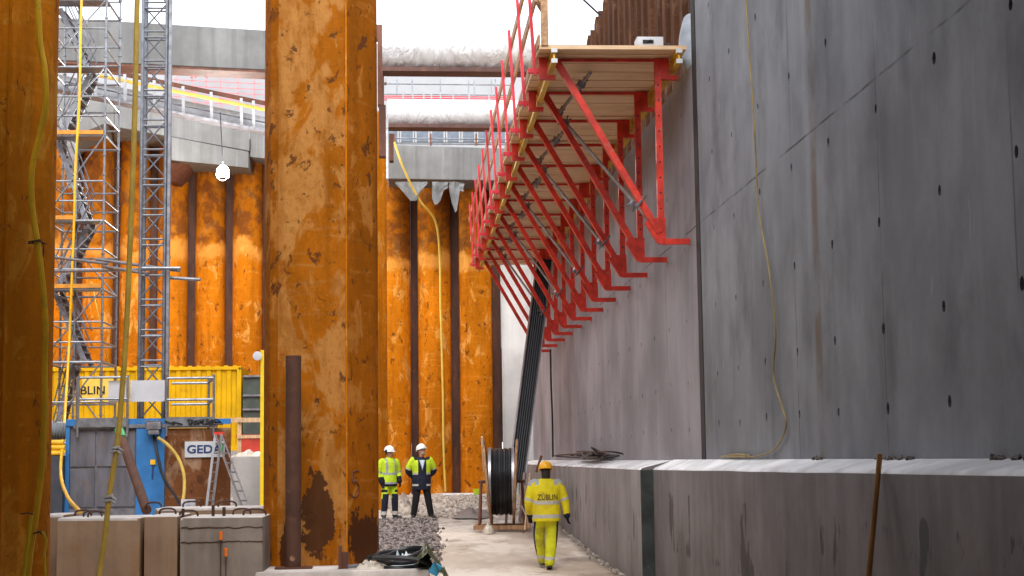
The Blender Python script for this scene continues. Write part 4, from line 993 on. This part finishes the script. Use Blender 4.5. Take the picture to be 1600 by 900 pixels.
# ---- containers and stuff behind the hoist
Yk = 50.0
c0, c1 = at(30, 600, Yk), at(377, 600, Yk); zc1 = at(300, 573, Yk).z; zc0 = zc1-2.6
t = thing('shipping_container', 'yellow corrugated container with black lettering behind the hoist', 'container', (c1.x-3, Yk, zc0))
b = MB(); xs_ = []; x = c0.x+.12; k = 0
while x < c1.x-.15:
    xs_.append((x, .0 if k % 4 in (0, 1) else .05)); x += .11 if k % 2 == 0 else .045; k += 1
A = [b.bm.verts.new((x, Yk+.03+d, zc0+.15)) for x, d in xs_]; B = [b.bm.verts.new((x, Yk+.03+d, zc1-.1)) for x, d in xs_]
for i in range(len(A)-1): b._f([A[i], A[i+1], B[i+1], B[i]])
b.bx(c0.x, c1.x, Yk+.12, Yk+2.4, zc0+.05, zc1-.03); b.build('wall', M['cont_yellow'], t, smooth=0)
b = MB(); b.bx(c0.x, c1.x, Yk, Yk+.12, zc1-.10, zc1); b.bx(c0.x, c1.x, Yk, Yk+.12, zc0, zc0+.15); b.bx(c1.x-.14, c1.x, Yk-.004, Yk+.12, zc0, zc1+.01); b.bx(c0.x, c0.x+.12, Yk-.004, Yk+.12, zc0, zc1+.01)
for i in range(24):
    x = c0.x+.2+i*(c1.x-c0.x-.4)/23; b.bx(x-.06, x+.06, Yk+.02, Yk+.1, zc1, zc1+.03)
b.build('frame', M['cont_yellow'], t)
b = MB()
for z in (zc0+.06, zc1-.06): b.box((c1.x-.05, Yk-.01, z), (.06, .02, .05))
b.build('corner_casting', M['ink'], t)
b = MB(); b.bx(at(128, 605, Yk).x, at(177, 605, Yk).x, Yk-.01, Yk+.03, at(150, 628, Yk).z, at(150, 588, Yk).z); b.build('sign_panel', worn('pale_yellow_panel', (.74, .52, .08), .06, .5), t)
me = text_mesh('ZÜBLIN', .25, .004, .018); wdt = max(v.co.x for v in me.vertices)*2; xl, xr = at(99, 610, Yk).x, at(164, 610, Yk).x
me.transform(Matrix.Translation(((xl+xr)/2, Yk-.018, at(130, 616, Yk).z)) @ Matrix.Rotation(R(90), 4, 'X') @ Matrix.Diagonal(((xr-xl)/wdt, 1, 1, 1))); mkobj('lettering', me, M['ink'], t, smooth=0)
b = MB(); b.bx(-12, c1.x+1.2, Yk-.2, Yk+3, ZS-.01, zc0-.003); tag(b.build('concrete_pedestal', M['con_slab'], loc=(-8, Yk, ZS)), 'grey concrete pedestal under the yellow container', 'pedestal')
t = thing('steel_cabinet', 'dark green steel cabinet right of the yellow container', 'cabinet', (at(395, 650, 49).x, 49, zc0))
b = MB(); x0, x1 = at(378.5, 600, 49).x, at(440, 600, 49).x; b.bx(x0, x1, 49.2, 51, zc0, at(395, 586, 49).z); b.build('body', M['dark_green'], t)
b = MB()
for yy in (587, 617, 639): b.bx(x0, x1, 49.12, 49.2, at(390, yy+2, 49).z, at(390, yy-1, 49).z)
b.build('edge_rail', M['steel_dark'], t)
t = thing('timber_trestle', 'pale timber guard frame beside the yellow container', 'trestle', (at(376, 690, 45).x, 45, .8))
b = MB(); b.bx(at(371, 690, 45).x, at(377, 690, 45).x, 45, 45.1, .8, at(374, 652, 45).z); b.build('post', M['pine'], t)
b = MB(); b.bx(at(78, 655, 45).x, at(470, 655, 45).x, 44.94, 45, at(374, 660, 45).z, at(374, 653, 45).z); b.build('top_rail', M['pine'], t)
b = MB(); b.bx(at(371, 655, 45).x, at(470, 655, 45).x, 44.94, 45, at(374, 685, 45).z, at(374, 680, 45).z); b.build('mid_rail', M['pine'], t)
b = MB(); x0, x1 = at(376, 690, 46.5).x, at(470, 690, 46.5).x; b.prism([(x0, 46.5, at(390, 706, 46.5).z), (x1, 46.5, at(390, 706, 46.5).z), (x1, 46.5, at(390, 681, 46.5).z), (x0-.1, 46.5, at(390, 681, 46.5).z)], (0, 1.6, 0)); b.bx(x0-.12, x1, 46.44, 46.5, at(390, 683, 46.5).z, at(390, 679, 46.5).z); tag(b.build('skip', M['red_skip'], loc=(x0, 46.5, 2)), 'small red skip behind the timber guard frame', 'skip')
b = MB(); x0, x1 = at(364, 750, 40).x, at(480, 750, 40).x; b.bx(x0, x1, 40, 41.2, ZS-.01, at(390, 713, 40).z, .04); tag(b.build('concrete_block', M['con_slab'], loc=(x0, 40, ZS)), 'grey concrete block behind the ladder beside the column', 'concrete block')
heap('tarpaulin', 'pale rumpled sheet lying on the grey block behind the ladder', 'sheet', Vector((at(392, 712, 40.5).x, 40.5, at(390, 713, 40).z)), .55, .4, .13, M['bag'], 5, rough=1)
# bright yellow upright beside the column
t = thing('yellow_post', 'bright yellow post with round white reflector left of the big column', 'post', (at(409, 690, 39).x, 39, .8))
b = MB(); b.bx(at(406.5, 690, 39).x, at(413, 690, 39).x, 39, 39.12, .8, at(409, 547, 39).z); b.build('shaft', M['pole_yellow'], t)
b = MB(); b.lathe([(0, -.03), (.11, -.03), (.11, .0), (0, .02)], 16, Matrix.Translation((at(402, 556, 38.9).x, 38.9, at(402, 556, 38.9).z)) @ Matrix.Rotation(R(90), 4, 'X')); b.build('reflector', M['white_sign'], t)
# pipes and dark box at far left behind the near pile
x0, x1 = at(40, 740, 33).x, at(110, 740, 33).x
b = MB(); b.bx(x0, x1-.2, 33.2, 34, ZS, at(90, 712, 33).z); tag(b.build('dark_cabinet', worn('dark_blue_grey_steel', (.05, .055, .07), .2, .5), loc=(x0, 33.2, ZS)), 'dark grey steel cabinet left of the blue enclosure', 'cabinet')
for i, (yy, dx) in enumerate(((708, 0), (699, .04), (691, .02))):
    b = MB(); p = at(95, yy, 33.1); b.tube([(x0, 33.3, p.z), (p.x+dx, 33.3, p.z)], .055, 10); tag(b.build('yellow_pipe', M['hose'], loc=(x0, 33.3, p.z)), ['lowest yellow pipe on the dark cabinet', 'middle yellow pipe on the dark cabinet', 'topmost yellow pipe on the dark cabinet'][i], 'pipe', 'yellow pipes stacked on the dark cabinet')
b = MB(); 
for k in range(12): b.lathe([(.15, -.03), (.19, 0), (.15, .03)], 16, Matrix.Translation((x0+.06*k, 33.7, at(90, 674, 33.7).z)) @ RX)
tag(b.build('duct', M['plastic_grey'], loc=(x0, 33.7, 2.5)), 'grey ribbed duct above the yellow pipes', 'duct')

# ---- floodlight hanging from beam
c = at(348, 268, 48.8)
t = thing('hanging_lamp', 'lit white lamp hanging on a cable under the left capping beam', 'lamp', c)
b = MB(); b.tube([c+Vector((0, 0, .25)), at(344, 175, 49.3)], .016, 6); b.build('cable', M['ink'], t)
b = MB(); b.lathe([(0, .32), (.03, .32), (.04, .24), (.10, .2), (.10, .16), (0, .16)], 16, Matrix.Translation(c)); b.build('housing', M['gold_lamp'], t)
b = MB(); b.ell(c, (.19, .19, .18)); b.build('bulb', M['lamp'], t)
b = MB(); b.tube([c+Vector((.2*math.cos(a), 0, -.06+.22*math.sin(a))) for a in [math.pi+math.pi*k/14 for k in range(15)]], .012, 6); b.build('guard_hoop', M['steel'], t)
ld = bpy.data.lights.new('lamp_light', 'POINT'); ld.energy = 260; ld.color = (1, .96, .9); ld.shadow_soft_size = .18
lo = bpy.data.objects.new('lamp_light', ld); COL.objects.link(lo); lo.parent = t; lo.location = (0, -.45, 0)

# ---- stair tower
YT = 40.0; T0, T1 = at(70, 400, YT).x, at(161, 400, YT).x; D = 1.9
t = thing('stair_tower', 'galvanised scaffold stair tower with orange toe boards on the left', 'scaffold', ((T0+T1)/2, YT, ZS))
tb = [(T0, YT), (T1, YT), (T0, YT+D), (T1, YT+D), (at(118, 400, YT+.6).x, YT+.6)]
for x, y in tb:
    b = MB(); b.tube([(x, y, ZS), (x, y, 15.2)], .03, 8)
    for k in range(28): b.lathe([(.03, -.012), (.055, -.012), (.055, .012), (.03, .012)], 8, Matrix.Translation((x, y, ZS+.25+.5*k)))
    b.build('standard', M['steel'], t)
lv = [at(120, yy, YT).z for yy in (692, 566, 452, 345, 212, 105, 0)]
for i, z in enumerate(lv):
    b = MB()
    for (p, q) in ((tb[0], tb[1]), (tb[2], tb[3]), (tb[0], tb[2]), (tb[1], tb[3])):
        for dz in (0, 1.0, .5): b.tube([(*p, z+dz), (*q, z+dz)], .024 if dz else .03, 6)
    b.build('ledger', M['steel'], t)
    b = MB(); b.bx(T0, T1, YT+.1, YT+.62, z, z+.045); b.build('landing', M['steel'], t)
    if i in (2, 3, 4):
        b = MB(); b.bx(T0, T1-.03 if i != 3 else at(118, 400, YT).x, YT-.05, YT-.02, z+.03, z+.13); b.build('toe_board', worn('orange_toe_board', (.55, .22, .02), .2, .6), t)
    if i < len(lv)-1:
        z2 = lv[i+1]; b = MB(); f = i % 2
        TS = at(127 if i else 106, 400, YT).x; xa, xb = (T0+.1, TS) if f == 0 else (TS, T0+.1)
        for yy in (YT+.75, YT+1.5): b.beam((xa, yy, z), (xb, yy, z2), .03, .13)
        for k in range(9):
            g = (k+.5)/9; b.box((xa+(xb-xa)*g, YT+1.12, z+(z2-z)*g), (.22, .75, .03))
        for dz in (.9, .5):
            b.tube([(xa, YT+.72, z+dz), (xb, YT+.72, z2+dz)], .018, 6); b.tube([(xa, YT+1.53, z+dz), (xb, YT+1.53, z2+dz)], .018, 6)
        b.build('stair_flight', M['steel_dark'], t)
        b = MB(); b.tube([(T0, YT-.03, z+.1), (T1, YT-.03, z2)], .02, 6); 
        b.build('diagonal_brace', M['steel'], t)
        if i % 2 == 0: b = MB(); b.tube([(T1, YT+D, z), (T0, YT+D, z2)], .02, 6); b.build('diagonal_brace', M['steel'], t)
# rag hanging in tower
def cloth_strip(name, label, pts_top, drops, Y, mat, seed):
    b = MB(); n = len(pts_top)-1; m = 8; G = {}
    for i, (px, py) in enumerate(pts_top):
        for j in range(m+1):
            f = j/m; q = at(px, py+drops[i]*f, Y); q.y += .12*noise.noise((i*.8, f*2, seed))-.05*f; q.x += .05*noise.noise((i*1.3, f*3, seed+4)); G[i, j] = b.bm.verts.new(q)
    for i in range(n):
        for j in range(m): b._f([G[i, j], G[i+1, j], G[i+1, j+1], G[i, j+1]])
    bmesh.ops.solidify(b.bm, geom=b.bm.faces[:], thickness=.02)
    return tag(b.build(name, mat, loc=at(pts_top[0][0], pts_top[0][1], Y), smooth=70), label, 'cloth')
cloth_strip('cloth', 'pale rag hanging in the stair tower', [(104, 222), (109, 220), (114, 221), (119, 224)], [60, 75, 70, 30], 41, M['tarp_white'], 1)
cloth_strip('cloth', 'grey fabric flap hanging from the far capping beam with pointed tip', [(618, 284), (626, 284), (634, 284), (642, 284), (650, 284), (658, 284), (668, 284)], [4, 12, 22, 30, 30, 16, 3], 49.95, M['cloth_grey'], 3)
cloth_strip('cloth', 'grey fabric rag hanging long and narrow left of centre under the far beam', [(675, 284), (679, 284), (683, 284), (688, 284), (693, 284), (700, 284)], [26, 36, 36, 30, 14, 10], 49.95, M['cloth_grey'], 8)
cloth_strip('cloth', 'thin grey fabric tail hanging lowest under the far beam', [(702, 284), (706, 284), (710, 284), (714, 284), (718, 284), (724, 284)], [16, 34, 48, 46, 14, 16], 49.93, M['cloth_grey'], 13)

# ================================================================== PEOPLE
def remesh(b, voxel, smooth=3):
    bmesh.ops.recalc_face_normals(b.bm, faces=b.bm.faces[:])
    me = bpy.data.meshes.new('tmp'); b.bm.to_mesh(me); b.bm.free()
    o = bpy.data.objects.new('tmp', me); COL.objects.link(o)
    m = o.modifiers.new('r', 'REMESH'); m.mode = 'VOXEL'; m.voxel_size = voxel
    s = o.modifiers.new('s', 'SMOOTH'); s.iterations = smooth; s.factor = .5
    bpy.context.view_layer.update(); dg = bpy.context.evaluated_depsgraph_get()
    r = bpy.data.meshes.new_from_object(o.evaluated_get(dg)); bpy.data.objects.remove(o); bpy.data.meshes.remove(me)
    r.materials.clear(); return r
def limb(b, pts, radii):
    b.tube(spline(pts, 6), [radii[min(int(i/6), len(radii)-2)]*(1-(i/6-min(int(i/6), len(radii)-2)))+radii[min(int(i/6), len(radii)-2)+1]*(i/6-min(int(i/6), len(radii)-2)) for i in range((len(pts)-1)*6+1)], 14)
    for p, r in ((pts[0], radii[0]), (pts[-1], radii[-1])): b.ell(p, (r, r, r), None, 12, 8)
def paint(me, fn):
    idx = [fn(p.center, p.normal) for p in me.polygons]; me.polygons.foreach_set('material_index', idx)
def hand_bm(w, d, side, curl=.5):
    """hand at wrist w pointing along d; side = direction of the thumb"""
    b = MB(); d = d.normalized(); s = (side-d*side.dot(d)).normalized(); n = d.cross(s).normalized()
    rot = Matrix((s, n, d)).transposed()
    b.ell(w+d*.05, (.042, .019, .055), rot); b.ell(w+d*.01, (.03, .022, .03), rot)
    for k, (o, L) in enumerate(((.030, .068), (.010, .078), (-.010, .072), (-.029, .056))):
        p0 = w+d*.085+s*o; p1 = p0+d*L*.45+n*.006*curl; p2 = p1+(d*.75+n*.65*curl).normalized()*L*.32; p3 = p2+(d*.35+n*.95*curl).normalized()*L*.28
        b.tube([p0-d*.02, p0, p1, p2, p3], [.0095, .0098, .009, .0085, .007], 8)
    p0 = w+d*.03+s*.034; p1 = p0+(s*.7+d*.7)*.035; p2 = p1+(s*.15+d+n*.4).normalized()*.034
    b.tube([p0-s*.015, p0, p1, p2], [.013, .012, .0105, .008], 8)
    return b
def person(label, loc, rz, J, cfg):
    t = thing('person', label, 'person', loc, rz); V_ = Vector
    J = {k: V_(v) for k, v in J.items()}
    tw = cfg.get('bulk', 1.0)
    def torso(b, k, top, zlow):
        lean = J['lean']
        f = lambda z: lean*((z-.95)/.5)
        rg = [(zlow, .175, .135), (.95, .185, .135), (1.05, .172, .128), (1.18, .180, .130), (1.30, .198, .132), (1.39, .200, .122), (1.45, .15, .10), (1.50, .075, .075)]
        b.loft([(f(z), rx*k*tw, ry*k*tw) for z, rx, ry in rg if z >= zlow-.001] if True else 0)
    def zc(z): v = J['lean']*((z-.95)/.5); return V_((v.x, v.y, z))
    def tors(b, k, zlow, ztop=1.51):
        rg = [(zlow, .178, .138), (.95, .185, .138), (1.05, .174, .13), (1.18, .182, .132), (1.30, .200, .134), (1.39, .200, .122), (1.45, .15, .10), (1.50, .08, .08)]
        rg = [r for r in rg if r[0] >= zlow-1e-4 and r[0] <= ztop]
        b.loft([(zc(z), rx*k*tw, ry*k*tw) for z, rx, ry in rg])
    # --- body, one continuous mesh
    b = MB(); tors(b, .84, .88)
    hd = J['head']; hrot = Euler(cfg.get('head_rot', (0, 0, 0))).to_matrix()
    limb(b, [zc(1.42), zc(1.5), hd+hrot @ V_((0, -.01, -.09))], [.07, .06, .055])
    b.ell(hd, (.076, .095, .118), hrot); b.ell(hd+hrot @ V_((0, .035, -.06)), (.055, .06, .06), hrot)
    for s in 'LR':
        sg = -1 if s == 'L' else 1
        limb(b, [J['sh'+s], J['el'+s], J['wr'+s]], [.058, .043, .03])
        limb(b, [J['hip'+s], J['kn'+s], J['an'+s]], [.083, .056, .04])
        b.ell(hd+hrot @ V_((sg*.078, -.005, -.005)), (.014, .026, .034), hrot)
    me = remesh(b, .011, 2)
    bb = bmesh.new(); bb.from_mesh(me); b = MB(); b.bm.free(); b.bm = bb
    b.tube([hd+hrot @ V_((0, .09, .02)), hd+hrot @ V_((0, .118, -.022)), hd+hrot @ V_((0, .1, -.035))], [.010, .016, .012], 8)
    b.mi = 1
    for sg in (-1, 1): b.ell(hd+hrot @ V_((sg*.032, .085, .008)), (.013, .009, .008), hrot, 8, 6)
    b.mi = 2; b.ell(hd+hrot @ V_((0, .089, -.065)), (.026, .010, .008), hrot, 8, 6)
    if not cfg.get('bare_hands'): pass
    else:
        b.mi = 0
        for s in 'LR':
            h = hand_bm(J['wr'+s], J['hd'+s], V_(cfg['thumb'+s]), .6); tmp = bpy.data.meshes.new('h'); h.bm.to_mesh(tmp); h.bm.free(); b.bm.from_mesh(tmp)
    b.build('body', [M['skin'], M['ink'], worn('lips', (.38, .15, .12))], t, local=True, smooth=80)
    # --- hair
    b = MB(); b.ell(hd+hrot @ V_((0, -.018, .02)), (.083, .09, .105), hrot); 
    if cfg.get('neck_cover'): limb(b, [hd+hrot @ V_((0, -.03, -.02)), zc(1.47)+V_((0, -.015, 0))], [.078, .07])
    me = remesh(b, .012, 2); mkobj('hair', me, M['hair'], t, smooth=80, local=True)
    if cfg.get('beard'):
        b = MB(); b.ell(hd+hrot @ V_((0, .05, -.075)), (.058, .052, .045), hrot); mkobj('beard', remesh(b, .012, 1), worn('grey_beard', (.3, .24, .2), .2, .8), t, smooth=80, local=True)
    # --- trousers
    b = MB(); b.loft([(V_((J['lean'].x*-.1, 0, z)), rx*tw, ry*tw) for z, rx, ry in ((.80, .165, .13), (.86, .178, .14), (.95, .182, .138), (1.04, .172, .13))])
    for s in 'LR':
        a = J['an'+s]; limb(b, [J['hip'+s], J['kn'+s], a+V_((0, 0, .0))], [.108, .086*cfg.get('leg', 1), .073*cfg.get('leg', 1)])
    me = remesh(b, .013, 2); paint(me, cfg['trouser_fn']); mkobj('trousers', me, cfg['trouser_mats'], t, smooth=80, local=True)
    # --- jacket
    b = MB(); tors(b, cfg.get('jk', 1.10), cfg['hem'])
    limb(b, [zc(1.42), zc(1.488)], [.09, .074])
    for s in 'LR':
        limb(b, [zc(1.40)+(J['sh'+s]-zc(1.40))*.6, J['sh'+s], J['el'+s], J['wr'+s]], [.085, .088, .074, .058])
    me = remesh(b, .012, 2)
    def armt(c):
        best = (9, 0)
        for s in 'LR':
            for k, (p, q) in enumerate(((J['sh'+s], J['el'+s]), (J['el'+s], J['wr'+s]))):
                d = q-p; f = max(0, min(1, (c-p).dot(d)/d.length_squared)); dist = (c-(p+d*f)).length
                if dist < best[0]: best = (dist, k+f)
        return best
    def jf(c, n):
        dist, f = armt(c); torso_d = abs(c.x-zc(c.z).x)
        on_arm = dist < .095 and torso_d > .155*tw
        return cfg['jacket_fn'](c, n, on_arm, f)
    paint(me, jf); jk = mkobj('jacket', me, cfg['jacket_mats'], t, smooth=80, local=True)
    # --- boots, gloves
    for s in 'LR':
        a = J['an'+s]; td = V_(cfg['toe'+s]).normalized(); b = MB()
        limb(b, [a+V_((0, 0, .06)), a+V_((0, 0, -.02))], [.062, .058]); 
        pit = V_((td.x, td.y, td.z)); rot = Matrix((pit.cross(V_((0, 0, 1))).normalized(), pit, pit.cross(V_((0, 0, 1))).normalized().cross(pit))).transposed()
        b.ell(a+td*.07+V_((0, 0, -.055)), (.052, .135, .042), rot); b.box(a+td*.06+rot @ V_((0, 0, -.082)), (.095, .27, .025), rot, .01)
        me = remesh(b, .011, 2); mkobj('boot', me, M['boot'], t, smooth=80, local=True)
        if not cfg.get('bare_hands'):
            h = hand_bm(J['wr'+s], J['hd'+s], V_(cfg['thumb'+s]), .7)
            for v in h.bm.verts: pass
            mkobj('glove', remesh(h, .0055, 1), M['black_cloth'], t, smooth=80, local=True)
    # --- helmet
    mh = Matrix.Translation(hd+hrot @ V_((0, .0, .045))) @ hrot.to_4x4() @ Matrix.Rotation(cfg.get('htilt', 0), 4, 'X') @ Matrix.Diagonal((.95, 1.12, 1, 1))
    b = MB(); b.lathe([(.120, -.015), (.126, 0), (.122, .04), (.104, .085), (.07, .115), (.03, .128), (0, .13)], 28, mh)
    b.lathe([(.112, -.012), (.136, -.016), (.138, -.008), (.124, .004)], 28, mh)
    b.prism([mh @ V_(p) for p in ((-.08, .09, -.01), (-.06, .148, -.02), (0, .168, -.024), (.06, .148, -.02), (.08, .09, -.01))], mh.to_3x3() @ V_((0, 0, .012)))
    hm = b.build('helmet', M[cfg['helmet']], t, local=True, smooth=50)
    b = MB(); b.tube([mh @ V_((0, y, math.sqrt(max(0, 1-(y/.125)**2))*.131+.003)) for y in [-.11+.0157*i for i in range(15)]], .012, 8); b.build('ridge', M[cfg['helmet']], hm, local=True)
    if cfg.get('ear_cup'):
        b = MB(); b.ell(mh @ V_((cfg['ear_cup']*.128, -.01, -.01)), (.025, .05, .055)); b.tube([mh @ V_((cfg['ear_cup']*.13, -.03, 0)), mh @ V_((cfg['ear_cup']*.10, -.12, -.01))], .012, 6); b.build('ear_cup', M['ink'], hm, local=True)
    return t, jk, zc
# --- worker walking away, all yellow
YA = 27.2; la = Vector((at(855, 880, YA).x, YA, ground_z(YA)-.0))
def tf(c, n):
    if .15 < c.z < .205: return 2
    if abs(c.x) > .155 and abs(n.x) > .72 and c.z < .82: return 1
    return 0
def jfa(c, n, arm, f):
    if arm:
        if .84 < f < 1.0: return 1
        if 1.88 < f: return 2
        if f < .14 and n.z > .3: return 3
        return 0
    if 1.075 < c.z < 1.13 or .845 < c.z < .905: return 1
    if c.z > 1.40 and abs(c.x) > .13: return 3
    return 0
JA = dict(lean=(.0, .03, 0), head=(.0, .06, 1.625), shL=(-.215, .02, 1.40), elL=(-.30, -.02, 1.12), wrL=(-.275, .12, .90), hdL=(.02, .12, -.3),
          shR=(.215, .03, 1.40), elR=(.315, .0, 1.13), wrR=(.345, -.02, .88), hdR=(.05, .01, -.3),
          hipL=(-.095, 0, .90), knL=(-.115, .20, .52), anL=(-.055, .34, .13), hipR=(.095, 0, .90), knR=(.085, .02, .50), anR=(.03, -.10, .105))
wa, jk, zc = person('worker in yellow jacket and trousers with yellow helmet walking away', la, 0, JA,
    dict(bulk=1.13, head_rot=(R(-6), 0, 0), neck_cover=True, trouser_fn=tf, trouser_mats=[M['hv_trouser'], M['navy_cloth'], M['reflect']], jacket_fn=jfa,
         jacket_mats=[M['hv_yellow'], M['reflect'], M['navy_cloth'], M['reflect_grey']], hem=.79, jk=1.17, toeL=(-.05, 1, .1), toeR=(.05, 1, -.25), thumbL=(1, .5, 0), thumbR=(-.3, 1, 0), helmet='helmet_yellow', htilt=R(-4), leg=1.15))
# lettering on the back, laid onto the cloth
bm_ = bmesh.new(); bm_.from_mesh(jk.data); bvh = BVHTree.FromBMesh(bm_)
me = text_mesh('ZÜBLIN', .095, .0, .012); wdt = max(v.co.x for v in me.vertices)*2
bt = bmesh.new(); bt.from_mesh(me); bmesh.ops.triangulate(bt, faces=bt.faces[:]); bmesh.ops.subdivide_edges(bt, edges=bt.edges[:], cuts=2)
for v in bt.verts:
    x, z = v.co.x*.34/wdt+.01, 1.15+v.co.y; h = bvh.ray_cast(Vector((x, -1, z)), Vector((0, 1, 0)))
    v.co = (h[0]+Vector((0, -.006, 0))) if h[0] else Vector((x, -.15, z))
bt.to_mesh(me); bt.free(); bm_.free(); mkobj('lettering', me, M['ink'], wa, smooth=0, local=True)
# --- worker in lime jacket facing the viewer
YB = 40.2; lb = Vector((at(608, 806, YB).x, YB, ground_z(YB)))
def jfb(c, n, arm, f):
    if arm:
        if .78 < f < .98: return 1
        if f > 1.45: return 2
        return 0
    if c.z < .86: return 2
    if 1.08 < c.z < 1.14 or .86 < c.z < .905: return 1
    if abs(abs(c.x)-.115) < .028 and c.z > 1.1: return 1
    return 0
def tfb(c, n):
    if .10 < c.z < .19: return 2
    if c.z < .50 and n.y > -.2: return 1
    if .66 < c.z < .72: return 1 if abs(c.x) > .1 else 0
    if c.z < .62 and n.y > .35: return 1
    return 0
JB = dict(lean=(0, .0, 0), head=(.0, .02, 1.625), shL=(-.205, 0, 1.39), elL=(-.275, -.02, 1.12), wrL=(-.245, .11, .92), hdL=(.02, .1, -.3),
          shR=(.205, 0, 1.39), elR=(.285, -.03, 1.12), wrR=(.24, .08, .89), hdR=(-.04, .12, -.3),
          hipL=(-.095, 0, .89), knL=(-.14, .03, .50), anL=(-.17, -.01, .10), hipR=(.095, 0, .89), knR=(.135, .04, .50), anR=(.16, .02, .10))
person('worker in lime jacket and white helmet standing beside the big column', lb, R(180)-R(-28), JB,
    dict(bulk=1.05, head_rot=(0, 0, R(28)), trouser_fn=tfb, trouser_mats=[M['hv_lime'], M['navy_cloth'], M['reflect']], jacket_fn=jfb, jacket_mats=[M['hv_lime'], M['reflect_grey'], M['black_cloth']],
         hem=.80, jk=1.13, toeL=(-.5, 1, 0), toeR=(.4, 1, 0), thumbL=(1, .6, 0), thumbR=(-1, .6, 0), helmet='helmet_white', ear_cup=1, leg=1.05))
# --- man in yellow and navy coat, hands behind his back
lc = Vector((at(659, 806, YB+.1).x, YB+.1, ground_z(YB)))
def jfc(c, n, arm, f):
    if arm:
        if .74 < f < .86: return 1
        return 0 if f < .74 else 2
    if c.z > 1.44: return 2
    if c.y > .05 and abs(c.x) < .105:
        if c.z > 1.20 and abs(c.x) < (c.z-1.20)*.28 and c.y > .06: return 3
        return 2
    if .80 < c.z < .85: return 1
    if 1.08 < c.z < 1.12: return 1
    return 0 if c.z >= 1.12 else 2
JC = dict(lean=(0, -.01, 0), head=(.0, .02, 1.665), shL=(-.215, 0, 1.43), elL=(-.325, -.07, 1.17), wrL=(-.13, -.19, 1.0), hdL=(.3, -.02, -.08),
          shR=(.215, 0, 1.43), elR=(.325, -.07, 1.17), wrR=(.13, -.19, .98), hdR=(-.3, -.04, -.06),
          hipL=(-.095, 0, .92), knL=(-.155, .02, .51), anL=(-.235, -.02, .10), hipR=(.095, 0, .92), knR=(.14, .02, .51), anR=(.20, -.02, .10))
person('man in open yellow and navy coat with white helmet looking up sideways', lc, R(180)+R(8), JC,
    dict(bulk=1.08, bare_hands=True, beard=True, head_rot=(R(10), 0, R(40)), trouser_fn=lambda c, n: 0, trouser_mats=[M['black_cloth']], jacket_fn=jfc, jacket_mats=[M['hv_lime'], M['reflect'], M['navy_cloth'], M['shirt']],
         hem=.70, jk=1.2, toeL=(-.35, 1, 0), toeR=(.3, 1, 0), thumbL=(0, .2, 1), thumbR=(0, .2, 1), helmet='helmet_white', htilt=R(6), leg=1.05))
